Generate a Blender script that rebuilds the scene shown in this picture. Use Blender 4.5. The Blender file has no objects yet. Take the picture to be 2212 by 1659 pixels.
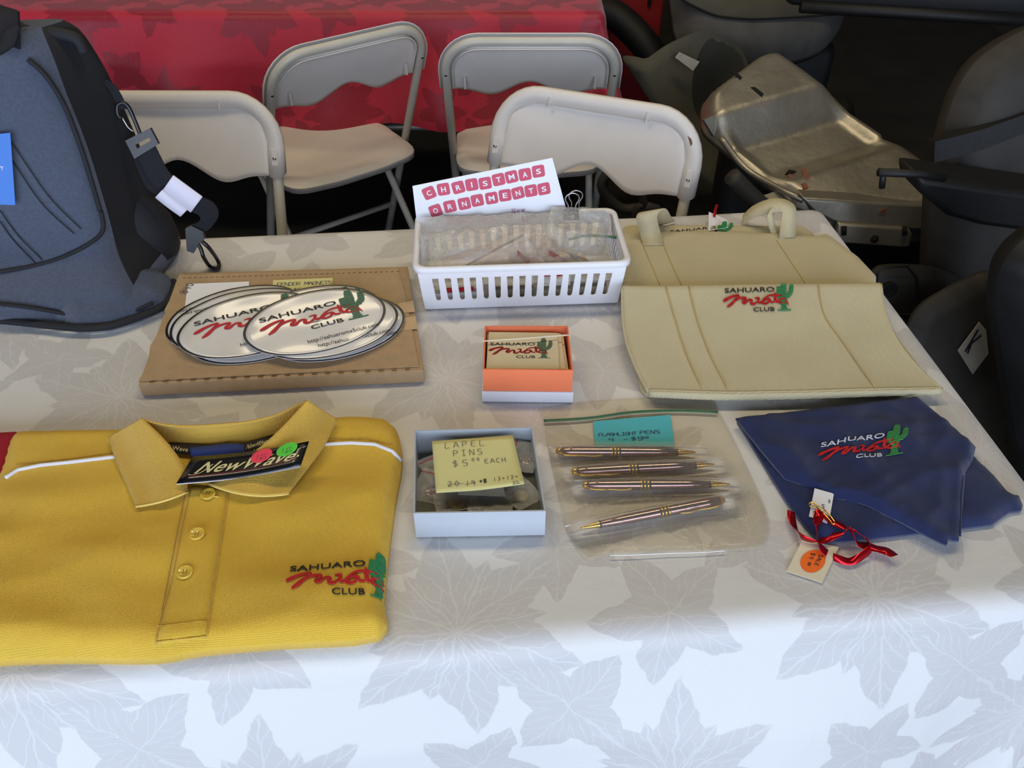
import bpy, bmesh, math, random
import numpy as np
from mathutils import Vector, Matrix, noise
from mathutils.bvhtree import BVHTree
from mathutils.geometry import delaunay_2d_cdt

# ------------------------------------------------------------------ camera, world, lights
scn = bpy.context.scene
COL = scn.collection
F, PITCH, YAW = 1790.0, math.radians(41), math.radians(5.3)
CAM = np.array([0, 0, 1.475])
T = 0.745                                   # table top
cam = bpy.data.cameras.new('camera'); cam.sensor_width = 36; cam.lens = 36 * F / 2212; cam.clip_start = 0.02
camo = bpy.data.objects.new('camera', cam); COL.objects.link(camo)
camo.location = CAM; camo.rotation_euler = (math.pi / 2 - PITCH, 0, -YAW)
scn.camera = camo

w = bpy.data.worlds.new('sky'); scn.world = w; w.use_nodes = True
bg = w.node_tree.nodes['Background']; bg.inputs[0].default_value = (0.69, 0.80, 1.0, 1); bg.inputs[1].default_value = 4.5

def area(name, loc, rot, sx, sy, power, col, portal=False):
    l = bpy.data.lights.new(name, 'AREA'); l.shape = 'RECTANGLE'; l.size = sx; l.size_y = sy; l.energy = power; l.color = col
    if portal: l.cycles.is_portal = True
    o = bpy.data.objects.new(name, l); COL.objects.link(o); o.location = loc; o.rotation_euler = rot
    return o
area('bay_door_portal', (-0.5, -2.95, 1.6), (math.radians(90), 0, 0), 7.0, 3.2, 1, (1, 1, 1), True)
area('ceiling_lamp_light', (-0.9, 1.5, 3.1), (0, 0, 0), 1.2, 0.3, 15, (1.0, 0.84, 0.56))
area('ceiling_lamp_light', (0.7, 1.5, 3.1), (0, 0, 0), 1.2, 0.3, 15, (1.0, 0.84, 0.56))
area('ceiling_lamp_light', (-0.45, 4.0, 3.1), (0, 0, 0), 1.6, 0.4, 13, (1.0, 0.84, 0.56))

vs = scn.view_settings
vs.view_transform = 'Standard'; vs.look = 'None'; vs.gamma = 1; vs.use_curve_mapping = False
vs.exposure = 0.0

# ------------------------------------------------------------------ pixel -> place
_fw = np.array([math.sin(YAW) * math.cos(PITCH), math.cos(YAW) * math.cos(PITCH), -math.sin(PITCH)])
_rt = np.array([math.cos(YAW), -math.sin(YAW), 0]); _up = np.cross(_rt, _fw)
def ray(x, y): return _fw + _rt * (x - 1106) / F - _up * (y - 829.5) / F
def PT(x, y, z=T):
    d = ray(x, y); return Vector(CAM + d * ((z - CAM[2]) / d[2]))
def RY(x, y, Y):
    d = ray(x, y); return Vector(CAM + d * (Y / d[1]))
def RP(x, y, O, n):
    d = ray(x, y); n = np.array(n); return Vector(CAM + d * (((np.array(O) - CAM) @ n) / (d @ n)))
def xy(pts, z=T): return [PT(a, b, z).to_2d() for a, b in pts]

# ------------------------------------------------------------------ materials
def srgb(r, g, b):
    f = lambda c: (c / 255 / 12.92) if c <= 10 else ((c / 255 + .055) / 1.055) ** 2.4
    return (f(r), f(g), f(b), 1)
MATS = {}
def mat(name, col, rough=.6, metal=0, var=.0, vscale=40, bump=0, bscale=200, spec=.5, sheen=0, coat=0, emit=None, trans=0, col2=None, weave=0, aniso=None):
    if name in MATS: return MATS[name]
    m = bpy.data.materials.new(name); m.use_nodes = True; nt = m.node_tree; p = nt.nodes['Principled BSDF']
    p.inputs['Roughness'].default_value = rough; p.inputs['Metallic'].default_value = metal
    p.inputs['Specular IOR Level'].default_value = spec
    if sheen: p.inputs['Sheen Weight'].default_value = sheen; p.inputs['Sheen Roughness'].default_value = .4
    if coat: p.inputs['Coat Weight'].default_value = coat; p.inputs['Coat Roughness'].default_value = .08
    if trans: p.inputs['Transmission Weight'].default_value = trans
    p.inputs['Base Color'].default_value = col
    L = nt.links.new
    tc = nt.nodes.new('ShaderNodeTexCoord')
    if var:
        n = nt.nodes.new('ShaderNodeTexNoise'); n.inputs['Scale'].default_value = vscale; n.inputs['Detail'].default_value = 5
        L(tc.outputs['Object'], n.inputs['Vector'])
        mx = nt.nodes.new('ShaderNodeMix'); mx.data_type = 'RGBA'
        c2 = col2 or tuple(max(0, c * (1 - var)) for c in col[:3]) + (1,)
        mx.inputs[6].default_value = col if col2 else tuple(min(1, c * (1 + var)) for c in col[:3]) + (1,)
        mx.inputs[7].default_value = c2
        cr = nt.nodes.new('ShaderNodeMapRange'); cr.inputs[1].default_value = .3; cr.inputs[2].default_value = .7
        L(n.outputs[0], cr.inputs[0]); L(cr.outputs[0], mx.inputs[0]); L(mx.outputs[2], p.inputs['Base Color'])
    if bump:
        n = nt.nodes.new('ShaderNodeTexNoise'); n.inputs['Scale'].default_value = bscale; n.inputs['Detail'].default_value = 4
        L(tc.outputs['Object'], n.inputs['Vector'])
        h = n.outputs[0]
        if weave:
            w1 = nt.nodes.new('ShaderNodeTexWave'); w1.inputs['Scale'].default_value = weave; w1.bands_direction = 'X'
            w2 = nt.nodes.new('ShaderNodeTexWave'); w2.inputs['Scale'].default_value = weave; w2.bands_direction = 'Y'
            ad = nt.nodes.new('ShaderNodeMath'); ad.operation = 'ADD'
            L(tc.outputs['Object'], w1.inputs['Vector']); L(tc.outputs['Object'], w2.inputs['Vector'])
            L(w1.outputs[1], ad.inputs[0]); L(w2.outputs[1], ad.inputs[1])
            a2 = nt.nodes.new('ShaderNodeMath'); a2.operation = 'ADD'; L(ad.outputs[0], a2.inputs[0]); L(h, a2.inputs[1]); h = a2.outputs[0]
        b = nt.nodes.new('ShaderNodeBump'); b.inputs['Strength'].default_value = bump; b.inputs['Distance'].default_value = .002
        L(h, b.inputs['Height']); L(b.outputs[0], p.inputs['Normal'])
    MATS[name] = m; return m

def film(name, col, alpha, rough=.08, crumple=1.0, cscale=55):
    """thin clear plastic: mostly see-through, a little milky, sharp glints on its creases"""
    m = bpy.data.materials.new(name); m.use_nodes = True; nt = m.node_tree; p = nt.nodes['Principled BSDF']; L = nt.links.new
    p.inputs['Base Color'].default_value = col; p.inputs['Roughness'].default_value = rough; p.inputs['Specular IOR Level'].default_value = .9
    tc = nt.nodes.new('ShaderNodeTexCoord')
    v = nt.nodes.new('ShaderNodeTexVoronoi'); v.feature = 'F1'; v.inputs['Scale'].default_value = cscale
    n = nt.nodes.new('ShaderNodeTexNoise'); n.inputs['Scale'].default_value = cscale * 1.3; n.inputs['Detail'].default_value = 3; n.inputs['Distortion'].default_value = 1.5
    L(tc.outputs['Object'], v.inputs['Vector']); L(tc.outputs['Object'], n.inputs['Vector'])
    ad = nt.nodes.new('ShaderNodeMath'); ad.operation = 'ADD'; L(v.outputs[0], ad.inputs[0]); L(n.outputs[0], ad.inputs[1])
    b = nt.nodes.new('ShaderNodeBump'); b.inputs['Strength'].default_value = crumple; b.inputs['Distance'].default_value = .0035
    L(ad.outputs[0], b.inputs['Height']); L(b.outputs[0], p.inputs['Normal'])
    lw = nt.nodes.new('ShaderNodeFresnel'); lw.inputs[0].default_value = 1.5; L(b.outputs[0], lw.inputs['Normal'])
    mr = nt.nodes.new('ShaderNodeMath'); mr.operation = 'MULTIPLY_ADD'; mr.inputs[1].default_value = .7; mr.inputs[2].default_value = alpha; mr.use_clamp = True
    L(lw.outputs[0], mr.inputs[0]); L(mr.outputs[0], p.inputs['Alpha'])
    MATS[name] = m; return m

M = dict(
 white_plastic=mat('white_plastic', srgb(236, 236, 240), .35, var=.02),
 chair_plastic=mat('chair_plastic', srgb(226, 220, 214), .5, var=.05, vscale=8, bump=.15, bscale=500),
 chair_tube=mat('chair_tube', srgb(206, 202, 190), .4, var=.06, vscale=15),
 steel=mat('steel', srgb(190, 190, 190), .3, 1),
 gold=mat('gold', srgb(235, 190, 90), .2, 1),
 bronze=mat('bronze', srgb(176, 138, 128), .16, 1),
 dark_band=mat('dark_band', srgb(30, 22, 18), .3),
 cardboard=mat('cardboard', srgb(176, 148, 112), .85, var=.06, vscale=60, bump=.2, bscale=300),
 cardboard_dark=mat('cardboard_dark', srgb(110, 86, 58), .9),
 tape=mat('packing_tape', srgb(182, 150, 108), .25, var=.05),
 sticker=mat('sticker_white', srgb(226, 224, 222), .22, var=.02, coat=.8),
 outline=mat('sticker_outline', srgb(28, 26, 34), .3),
 ink=mat('black_ink', srgb(36, 36, 40), .5), ink_blue=mat('pen_ink', srgb(54, 56, 92), .6), ink_purple=mat('purple_ink', srgb(170, 80, 160), .6),
 red_print=mat('red_print', srgb(196, 28, 44), .45), green_print=mat('green_print', srgb(40, 104, 62), .5), green_dull=mat('green_dull', srgb(72, 98, 72), .5),
 th_black=mat('black_thread', srgb(34, 32, 30), .6, bump=.6, bscale=900), th_white=mat('white_thread', srgb(220, 222, 228), .5, bump=.6, bscale=900),
 th_red=mat('red_thread', srgb(200, 24, 34), .45, bump=.8, bscale=700, var=.12, vscale=300), th_green=mat('green_thread', srgb(38, 140, 84), .45, bump=.8, bscale=700),
 th_green2=mat('bright_green_thread', srgb(70, 160, 84), .45, bump=.8, bscale=700),
 note_yellow=mat('yellow_note', srgb(222, 216, 150), .8, var=.02), note_blue=mat('blue_note', srgb(84, 190, 204), .8, var=.02),
 paper=mat('white_paper', srgb(238, 238, 240), .8), cream_card=mat('cream_card', srgb(216, 200, 164), .7, var=.03), cream_paper=mat('cream_paper', srgb(228, 218, 190), .7),
 pink_tile=mat('pink_red_print', srgb(206, 84, 106), .7),
 orange_box=mat('orange_board', srgb(240, 128, 84), .5, var=.02), white_box=mat('white_board', srgb(232, 232, 240), .5),
 grey_box=mat('grey_board', srgb(178, 184, 190), .55, var=.02), grey_inside=mat('grey_lining', srgb(146, 142, 126), .6),
 rubber=mat('rubber_band', srgb(226, 214, 186), .5),
 canvas=mat('cream_canvas', srgb(218, 206, 168), .9, var=.04, vscale=12, bump=.5, bscale=600, weave=350), canvas_thread=mat('canvas_seam', srgb(190, 168, 112), .9),
 yellow=mat('yellow_knit', srgb(238, 194, 62), .85, var=.05, vscale=10, bump=.5, bscale=700, weave=300, sheen=.15), yellow_rib=mat('yellow_ribbing', srgb(222, 180, 74), .85, var=.04, bump=.5, bscale=500, weave=250, sheen=.15),
 yellow_light=mat('pale_yellow_edge', srgb(240, 214, 120), .8), button=mat('yellow_button', srgb(226, 190, 70), .2, coat=.6), button_hole=mat('button_hole', srgb(150, 112, 30), .6),
 piping=mat('white_piping', srgb(232, 232, 240), .7), black_tag=mat('black_card', srgb(18, 18, 22), .25, coat=.5), gold_print=mat('gold_print', srgb(216, 206, 150), .5),
 tape_black=mat('neck_tape', srgb(26, 22, 26), .8), blue_label=mat('blue_label', srgb(42, 64, 140), .8),
 dot_red=mat('red_dot', srgb(236, 62, 86), .6), dot_green=mat('green_dot', srgb(84, 200, 60), .6), dot_orange=mat('orange_dot', srgb(250, 110, 24), .6),
 red_shirt=mat('red_fabric', srgb(166, 22, 44), .9, bump=.4, bscale=500, weave=250),
 navy=mat('navy_cotton', srgb(18, 34, 84), .85, var=.12, vscale=9, bump=.4, bscale=800, weave=500, sheen=.3),
 red_foil=mat('red_foil', srgb(190, 20, 34), .22, .7), red_thread=mat('dark_red_thread', srgb(140, 20, 40), .5),
 bag_fabric=mat('charcoal_fabric', srgb(78, 86, 104), .8, var=.14, vscale=240, bump=.5, bscale=900, weave=400, sheen=.2), bag_black=mat('black_fabric', srgb(22, 23, 28), .75, bump=.4, bscale=700),
 black_plastic=mat('black_plastic', srgb(20, 20, 24), .35), webbing=mat('black_webbing', srgb(36, 37, 46), .8, bump=.8, bscale=500, weave=300), blue_tag=mat('blue_tag_card', srgb(52, 118, 204), .5), tag_white=mat('white_fabric_tag', srgb(216, 212, 226), .8),
 galvanised=mat('dull_aluminium', srgb(168, 162, 148), .42, .75, var=.22, vscale=9, bump=.4, bscale=60), dark_slot=mat('slot_black', srgb(10, 8, 6), .9), rust=mat('rust_paint', srgb(140, 84, 66), .8),
 grey_tank=mat('dusty_grey_plastic', srgb(84, 82, 78), .75, var=.2, vscale=14, bump=.5, bscale=40), grey_sheet=mat('dusty_felt', srgb(84, 80, 66), .9, var=.18, vscale=10), dark_part=mat('dark_dusty_plastic', srgb(50, 46, 40), .7, var=.3, vscale=10, bump=.4, bscale=50),
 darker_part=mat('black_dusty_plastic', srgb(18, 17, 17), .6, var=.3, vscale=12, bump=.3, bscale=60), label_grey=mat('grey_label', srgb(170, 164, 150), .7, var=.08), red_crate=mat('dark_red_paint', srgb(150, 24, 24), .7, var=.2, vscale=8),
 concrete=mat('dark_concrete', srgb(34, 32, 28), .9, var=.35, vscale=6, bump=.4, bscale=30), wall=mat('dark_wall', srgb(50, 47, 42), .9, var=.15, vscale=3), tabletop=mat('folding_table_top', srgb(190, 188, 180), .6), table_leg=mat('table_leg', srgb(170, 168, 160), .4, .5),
 film_clear=film('clear_film', (.92, .92, .9, 1), .015, .06, .6, 45), film_milky=film('milky_film', (.95, .94, .92, 1), .24, .06, 1.0, 45), film_tan=film('clear_bag_film', (.76, .70, .54, 1), .05, .10, .35, 25), film_pink=film('pink_film', (.94, .80, .78, 1), .13, .07, .9, 60),
 zip_green=mat('green_zip', srgb(74, 118, 84), .4), zip_red=mat('red_zip', srgb(196, 50, 60), .5), film_edge=mat('bag_seam', srgb(226, 226, 222), .25),
)

# ------------------------------------------------------------------ mesh helpers
WL = {}                                     # world location of each object
def reg(o, wl): WL[o.name] = Vector(wl)
def tag(o, label=None, cat=None, group=None, kind=None):
    if label: o['label'] = label
    if cat: o['category'] = cat
    if group: o['group'] = group
    if kind: o['kind'] = kind
    return o
def thing(name, label, cat, loc, group=None):
    o = bpy.data.objects.new(name, None); COL.objects.link(o); o.location = loc; o.empty_display_size = .05
    reg(o, loc); return tag(o, label, cat, group)
class MB:
    def __init__(s): s.v = []; s.f = []
    def add(s, v, f):
        n = len(s.v); s.v += [Vector(p) for p in v]; s.f += [tuple(i + n for i in q) for q in f]; return s
    def box(s, c, d, R=None):
        c = Vector(c); R = R or Matrix.Identity(3)
        v = [c + R @ Vector((x * d[0] / 2, y * d[1] / 2, z * d[2] / 2)) for x in (-1, 1) for y in (-1, 1) for z in (-1, 1)]
        return s.add(v, [(0, 1, 3, 2), (4, 6, 7, 5), (0, 4, 5, 1), (2, 3, 7, 6), (0, 2, 6, 4), (1, 5, 7, 3)])
    def tube(s, path, r, n=10, closed=False, caps=True):
        P = [Vector(p) for p in path]; k = len(P); v = []; f = []
        rs = r if hasattr(r, '__len__') else [r] * k
        up = None
        for i in range(k):
            a = P[(i - 1) % k] if (closed or i > 0) else P[i]; b = P[(i + 1) % k] if (closed or i < k - 1) else P[i]
            t = (b - a).normalized()
            if up is None: up = Vector((0, 0, 1)) if abs(t.z) < .9 else Vector((1, 0, 0))
            sd = t.cross(up).normalized(); up = sd.cross(t).normalized()
            for j in range(n):
                q = 2 * math.pi * j / n; v.append(P[i] + (sd * math.cos(q) + up * math.sin(q)) * rs[i])
        for i in range(k if closed else k - 1):
            for j in range(n):
                i2 = (i + 1) % k; f.append((i * n + j, i * n + (j + 1) % n, i2 * n + (j + 1) % n, i2 * n + j))
        if caps and not closed: f += [tuple(range(n))[::-1], tuple((k - 1) * n + j for j in range(n))]
        return s.add(v, f)
    def grid(s, rows, wrap=False):
        k = len(rows[0]); f = []
        for i in range(len(rows) - 1):
            for j in range(k if wrap else k - 1):
                f.append((i * k + j, i * k + (j + 1) % k, (i + 1) * k + (j + 1) % k, (i + 1) * k + j))
        return s.add([p for r in rows for p in r], f)
    def lathe(s, prof, O, ax, n=20):
        ax = Vector(ax).normalized(); a = ax.orthogonal().normalized(); b = ax.cross(a); O = Vector(O)
        rows = [[O + ax * h + (a * math.cos(2 * math.pi * j / n) + b * math.sin(2 * math.pi * j / n)) * max(r, 1e-5) for j in range(n)] for h, r in prof]
        s.grid(rows, True); return s
    def prism(s, pts, O, ex, ey, n, d):
        """extruded polygon: 2-D pts in the frame O,ex,ey, thickness d along n"""
        k = len(pts); O, ex, ey, n = map(Vector, (O, ex, ey, n))
        v = [O + ex * p[0] + ey * p[1] for p in pts]; v += [q + n * d for q in v]
        return s.add(v, [tuple(range(k))[::-1], tuple(range(k, 2 * k))] + [(i, (i + 1) % k, (i + 1) % k + k, i + k) for i in range(k)])
    def build(s, name, m, parent=None, smooth=False, solid=0, bevel=0, sub=0, origin=None, soff=-1):
        me = bpy.data.meshes.new(name)
        P = np.array([tuple(p) for p in s.v]); lo = P.min(0); hi = P.max(0)
        o_ = Vector(origin) if origin is not None else Vector(((lo[0] + hi[0]) / 2, (lo[1] + hi[1]) / 2, lo[2]))
        me.from_pydata([tuple(p - o_) for p in s.v], [], s.f); me.validate()
        if smooth: me.shade_smooth()
        if smooth == 'auto':
            me.set_sharp_from_angle(angle=math.radians(35))
        m = M[m] if isinstance(m, str) else m
        me.materials.append(m)
        o = bpy.data.objects.new(name, me); COL.objects.link(o)
        if parent: o.parent = parent; o.location = o_ - WL[parent.name]
        else: o.location = o_
        reg(o, o_)
        if bevel:
            b = o.modifiers.new('bevel', 'BEVEL'); b.width = bevel; b.segments = 2; b.limit_method = 'ANGLE'; b.angle_limit = math.radians(40)
        if solid:
            q = o.modifiers.new('thick', 'SOLIDIFY'); q.thickness = solid; q.offset = soff
        if sub:
            q = o.modifiers.new('sub', 'SUBSURF'); q.levels = q.render_levels = sub
        return o
def copy_tree(o, parent=None):
    c = o.copy(); COL.objects.link(c); c.parent = parent
    for ch in o.children: copy_tree(ch, c)
    return c
def catmull(P, n=6, closed=False):
    P = [Vector(p) for p in P]; k = len(P); out = []
    for i in range(k if closed else k - 1):
        a, b, c, d = (P[(i - 1) % k], P[i], P[(i + 1) % k], P[(i + 2) % k]) if closed else (P[max(i - 1, 0)], P[i], P[i + 1], P[min(i + 2, k - 1)])
        for j in range(n):
            t = j / n
            out.append(.5 * ((2 * b) + (c - a) * t + (2 * a - 5 * b + 4 * c - d) * t * t + (3 * b - a - 3 * c + d) * t ** 3))
    if not closed: out.append(P[-1])
    return out
def round_poly(P, r, n=5):
    """round the corners of a 2-D polygon; r: one radius or one per corner"""
    P = [Vector(p) for p in P]; k = len(P); out = []
    rs = r if hasattr(r, '__len__') else [r] * k
    for i in range(k):
        a, b, c = P[i - 1], P[i], P[(i + 1) % k]
        if rs[i] <= 0: out.append(b); continue
        u = a - b; w_ = c - b; q = min(rs[i], u.length * .48, w_.length * .48); A = b + u.normalized() * q; C = b + w_.normalized() * q
        for j in range(n + 1):
            t = j / n; out.append(A * (1 - t) ** 2 + b * 2 * t * (1 - t) + C * t * t)
    return out
def resample(P, step, closed=True):
    P = [Vector(p) for p in P]; out = []
    k = len(P)
    for i in range(k if closed else k - 1):
        a, b = P[i], P[(i + 1) % k]; n = max(1, int(math.ceil((b - a).length / step)))
        out += [a.lerp(b, j / n) for j in range(n)]
    if not closed: out.append(P[-1])
    return out
def N3(x, y, z=0): return noise.noise(Vector((x, y, z)))
def pillow(outline, thick, edge, base=T, res=.008, zfun=None, e0=.35, frame=None, mb=None, bottom=True):
    """soft flat body over a 2-D outline: top rises from the rim over the width `edge`; base may be a function of x, y"""
    P = resample(outline, res); k = len(P)
    B = np.array([tuple(p)[:2] for p in P]); lo = B.min(0); hi = B.max(0)
    gx = np.arange(lo[0], hi[0], res); gy = np.arange(lo[1], hi[1], res * .866)
    G = np.array([(x + (res / 2 if i % 2 else 0), y) for i, y in enumerate(gy) for x in gx])
    A = B; Bn = np.roll(B, -1, 0); D = Bn - A; L2 = (D ** 2).sum(1) + 1e-12
    def dist(Q):
        out = np.empty(len(Q))
        for s in range(0, len(Q), 2000):
            q = Q[s:s + 2000, None, :]; t = np.clip(((q - A) * D).sum(2) / L2, 0, 1)
            out[s:s + 2000] = np.sqrt((((A + t[..., None] * D) - q) ** 2).sum(2)).min(1)
        return out
    ins = np.zeros(len(G), bool)
    for i in range(k):
        c = (A[i, 1] > G[:, 1]) != (Bn[i, 1] > G[:, 1])
        xs = A[i, 0] + (G[:, 1] - A[i, 1]) * D[i, 0] / (D[i, 1] if abs(D[i, 1]) > 1e-12 else 1e-12)
        ins ^= c & (G[:, 0] < xs)
    G = G[ins]; dg = dist(G); G = G[dg > res * .55]; dg = dg[dg > res * .55]
    pts = [Vector(p) for p in B] + [Vector(p) for p in G]
    vo, _, fo, _, _, _ = delaunay_2d_cdt(pts, [(i, (i + 1) % k) for i in range(k)], [], 1, 1e-6)
    Q = np.array([tuple(v) for v in vo]); dq = dist(Q)
    bs = base if callable(base) else (lambda x, y: base)
    V = []
    for (x, y), d in zip(Q, dq):
        t = min(d / edge, 1) if edge > 0 else 1
        h = thick * (e0 + (1 - e0) * math.sqrt(max(0, 1 - (1 - t) ** 2)))
        V.append((x, y, bs(x, y) + h + (zfun(x, y) * min(1, d / (edge + 1e-6)) if zfun else 0)))
    m2 = mb or MB(); n0 = len(V)
    rim = [(p[0], p[1], bs(p[0], p[1])) for p in B]
    rt_ = [(p[0], p[1], bs(p[0], p[1]) + thick * e0) for p in B]
    F_ = [tuple(f) for f in fo]
    V2 = V + rt_ + rim
    area2 = sum(B[i, 0] * Bn[i, 1] - Bn[i, 0] * B[i, 1] for i in range(k))
    for i in range(k):
        j = (i + 1) % k; q = (n0 + k + i, n0 + k + j, n0 + j, n0 + i); F_.append(q if area2 > 0 else q[::-1])
    if bottom:
        q = tuple(n0 + k + i for i in range(k)); F_.append(q[::-1] if area2 > 0 else q)
    # orient the top faces up
    F2 = []
    for f in F_[:len(fo)]:
        a, b, c = (Vector(V2[i]) for i in f[:3]); F2.append(f if (b - a).cross(c - a).z > 0 else f[::-1])
    F_ = F2 + F_[len(fo):]
    if frame:
        O, ex, ey, n = map(Vector, frame); V2 = [O + ex * p[0] + ey * p[1] + n * p[2] for p in V2]
    m2.add(V2, F_); return m2
class Surf:
    """looks up a built surface: from above, or along the photo's ray"""
    def __init__(s, mb): s.b = BVHTree.FromPolygons([tuple(p) for p in mb.v], mb.f)
    def z(s, x, y, dflt=None):
        h = s.b.ray_cast(Vector((x, y, 3)), Vector((0, 0, -1)))[0]; return h.z if h else dflt
    def px(s, x, y, up=0):
        d = Vector(ray(x, y)).normalized(); h = s.b.ray_cast(Vector(CAM), d)
        return (h[0] - d * up) if h[0] else None

# ------------------------------------------------------------------ lettering
_txt = {}
def text2d(s, bold=0.0, shear=0.0):
    key = (s, bold, shear)
    if key in _txt: return _txt[key]
    cu = bpy.data.curves.new('lettering', 'FONT'); cu.body = s; cu.size = 1; cu.resolution_u = 4; cu.fill_mode = 'FRONT'; cu.offset = bold; cu.shear = shear; cu.dimensions = '2D'
    ob = bpy.data.objects.new('lettering', cu); COL.objects.link(ob)
    me = bpy.data.meshes.new_from_object(ob.evaluated_get(bpy.context.evaluated_depsgraph_get()))
    V = np.array([v.co[:2] for v in me.vertices]); Fc = [tuple(p.vertices) for p in me.polygons]
    bpy.data.objects.remove(ob); bpy.data.curves.remove(cu); bpy.data.meshes.remove(me)
    V = V - V.min(0); V = V / V.max(0)
    _txt[key] = (V, Fc); return _txt[key]
def put_text(mb, s, box, fn, bold=0, shear=0):
    V, Fc = text2d(s, bold, shear); u0, v0, u1, v1 = box
    mb.add([fn(u0 + (u1 - u0) * a, v0 + (v1 - v0) * b) for a, b in V], Fc)
def stroke(mb, pts, wd, fn, smooth=3, disc=True):
    P = [Vector((p[0], p[1])) for p in pts]; ws = [(p[2] if len(p) > 2 else wd) for p in pts]
    if smooth > 1:
        Q = catmull([Vector((p.x, p.y, q)) for p, q in zip(P, ws)], smooth); P = [Vector((q.x, q.y)) for q in Q]; ws = [q.z for q in Q]
    for i in range(len(P) - 1):
        d = P[i + 1] - P[i]
        if d.length < 1e-9: continue
        n = Vector((-d.y, d.x)).normalized()
        mb.add([fn(*(P[i] + n * ws[i] / 2)), fn(*(P[i] - n * ws[i] / 2)), fn(*(P[i + 1] - n * ws[i + 1] / 2)), fn(*(P[i + 1] + n * ws[i + 1] / 2))], [(0, 1, 2, 3)])
    if disc:
        for p, q in zip(P, ws):
            mb.add([fn(p.x + q / 2 * math.cos(a * math.pi / 4), p.y + q / 2 * math.sin(a * math.pi / 4)) for a in range(8)], [tuple(range(8))])
HAND = {
 'A': [[(0, 0), (.35, 1), (.7, 0)], [(.1, .35), (.62, .4)]], 'C': [[(.65, .85), (.4, 1), (.1, .7), (.05, .3), (.3, 0), (.65, .1)]],
 'E': [[(.62, 1), (.15, .95), (.05, .5), (.1, .05), (.65, .05)], [(.07, .5), (.52, .55)]], 'F': [[(.1, 0), (.12, 1), (.7, 1)], [(.1, .5), (.5, .52)]],
 'G': [[(.65, .85), (.35, 1), (.05, .5), (.3, 0), (.65, .2), (.65, .45), (.4, .45)]], 'H': [[(.05, 1), (.05, 0)], [(.6, 1), (.6, 0)], [(.05, .5), (.6, .55)]],
 'I': [[(.35, 1), (.35, 0)], [(.1, 1), (.6, 1)], [(.1, 0), (.6, 0)]], 'L': [[(.15, 1), (.05, 0), (.65, .05)]], 'N': [[(.05, 0), (.1, 1), (.6, 0), (.65, 1)]],
 'O': [[(.35, 1), (.05, .5), (.35, 0), (.65, .5), (.35, 1)]], 'o': [[(.35, .6), (.05, .3), (.35, 0), (.65, .3), (.35, .6)]], 'w': [[(0, .6), (.2, 0), (.4, .5), (.55, 0), (.8, .65)]],
 'P': [[(.05, 0), (.1, 1), (.6, .9), (.55, .55), (.08, .48)]], 'S': [[(.62, .9), (.2, 1), (.1, .65), (.6, .4), (.5, .02), (.02, .05)]], 'T': [[(.35, 1), (.33, 0)], [(0, 1), (.7, 1)]],
 'R': [[(.05, 0), (.1, 1), (.6, .9), (.5, .55), (.1, .5), (.65, 0)]], 'M': [[(0, 0), (.1, 1), (.35, .3), (.6, 1), (.7, 0)]], 'D': [[(.1, 0), (.1, 1), (.6, .7), (.55, .2), (.1, 0)]],
 'K': [[(.1, 1), (.1, 0)], [(.65, 1), (.1, .45), (.65, 0)]], 'B': [[(.1, 0), (.1, 1), (.55, .8), (.1, .52), (.6, .3), (.1, 0)]],
 '$': [[(.62, .85), (.15, .85), (.12, .55), (.58, .45), (.5, .12), (.05, .12)], [(.38, 1.1), (.3, -.1)]], '5': [[(.65, 1), (.15, .95), (.1, .55), (.6, .5), (.55, .05), (.05, .05)]],
 '0': [[(.35, 1), (.05, .5), (.35, 0), (.65, .5), (.35, 1)]], '1': [[(.4, 1), (.3, 0)]], '2': [[(.05, .8), (.4, 1), (.6, .7), (.05, 0), (.65, .05)]], '3': [[(.1, 1), (.6, .95), (.3, .55), (.6, .3), (.05, 0)]],
 '4': [[(.1, 1), (.05, .5), (.6, .5)], [(.55, 1), (.5, 0)]], '8': [[(.35, .55), (.1, .8), (.4, 1), (.6, .8), (.1, .25), (.35, 0), (.6, .25), (.35, .55)]], '9': [[(.6, .7), (.3, 1), (.1, .7), (.4, .5), (.6, .8), (.5, 0)]],
 '+': [[(.35, .8), (.35, .2)], [(.05, .5), (.65, .5)]], '-': [[(.05, .45), (.6, .45)]], '=': [[(.05, .6), (.6, .62)], [(.05, .35), (.6, .37)]], '.': [[(.1, 0), (.14, .04)]], ' ': []}
def hand(mb, s, x, y, h, fn, wd, adv=.85, sup=None, jit=.0):
    rnd = random.Random(s)
    for i, ch in enumerate(s):
        dy = rnd.uniform(-jit, jit) * h
        for st in HAND.get(ch, []):
            stroke(mb, [(x + p[0] * h * .8, y + dy + p[1] * h) for p in st], wd, fn, 3 if len(st) > 2 else 1, False)
        x += adv * h * .8 + h * .12
    return x
_MI = [[(150,575,40),(200,552,85),(330,480,70),(450,440,60),(545,425,48),(560,450,50),(500,520,60),(420,610,75),(340,690,80),(265,742,45)],
 [(420,610,60),(500,545,60),(600,505,60),(700,495,55),(755,510,55),(730,560,60),(680,600,65),(680,640,68),(740,652,60),(800,590,52),(870,560,52),(920,590,62),(900,650,72),(930,690,62),(1000,680,52),(1060,625,40)],
 [(1010,520,26),(1080,510,42),(1115,530,48),(1090,590,56),(1110,650,62),(1180,645,55)], [(1180,650,50),(1230,580,48),(1330,490,42),(1420,455,46),(1520,450,48),(1640,458,40),(1740,465,30)],
 [(1400,550,40),(1290,575,46),(1200,650,56),(1260,690,50),(1360,660,50),(1410,570,52),(1440,640,52),(1520,650,48)], [(1550,390,34),(1570,470,74),(1560,560,76),(1590,640,66)],
 [(1750,560,54),(1670,590,56),(1640,650,52),(1720,682,42),(1840,678,42)], [(1740,540,36),(1830,570,38),(1870,640,42),(1910,740,14)]]
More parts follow.
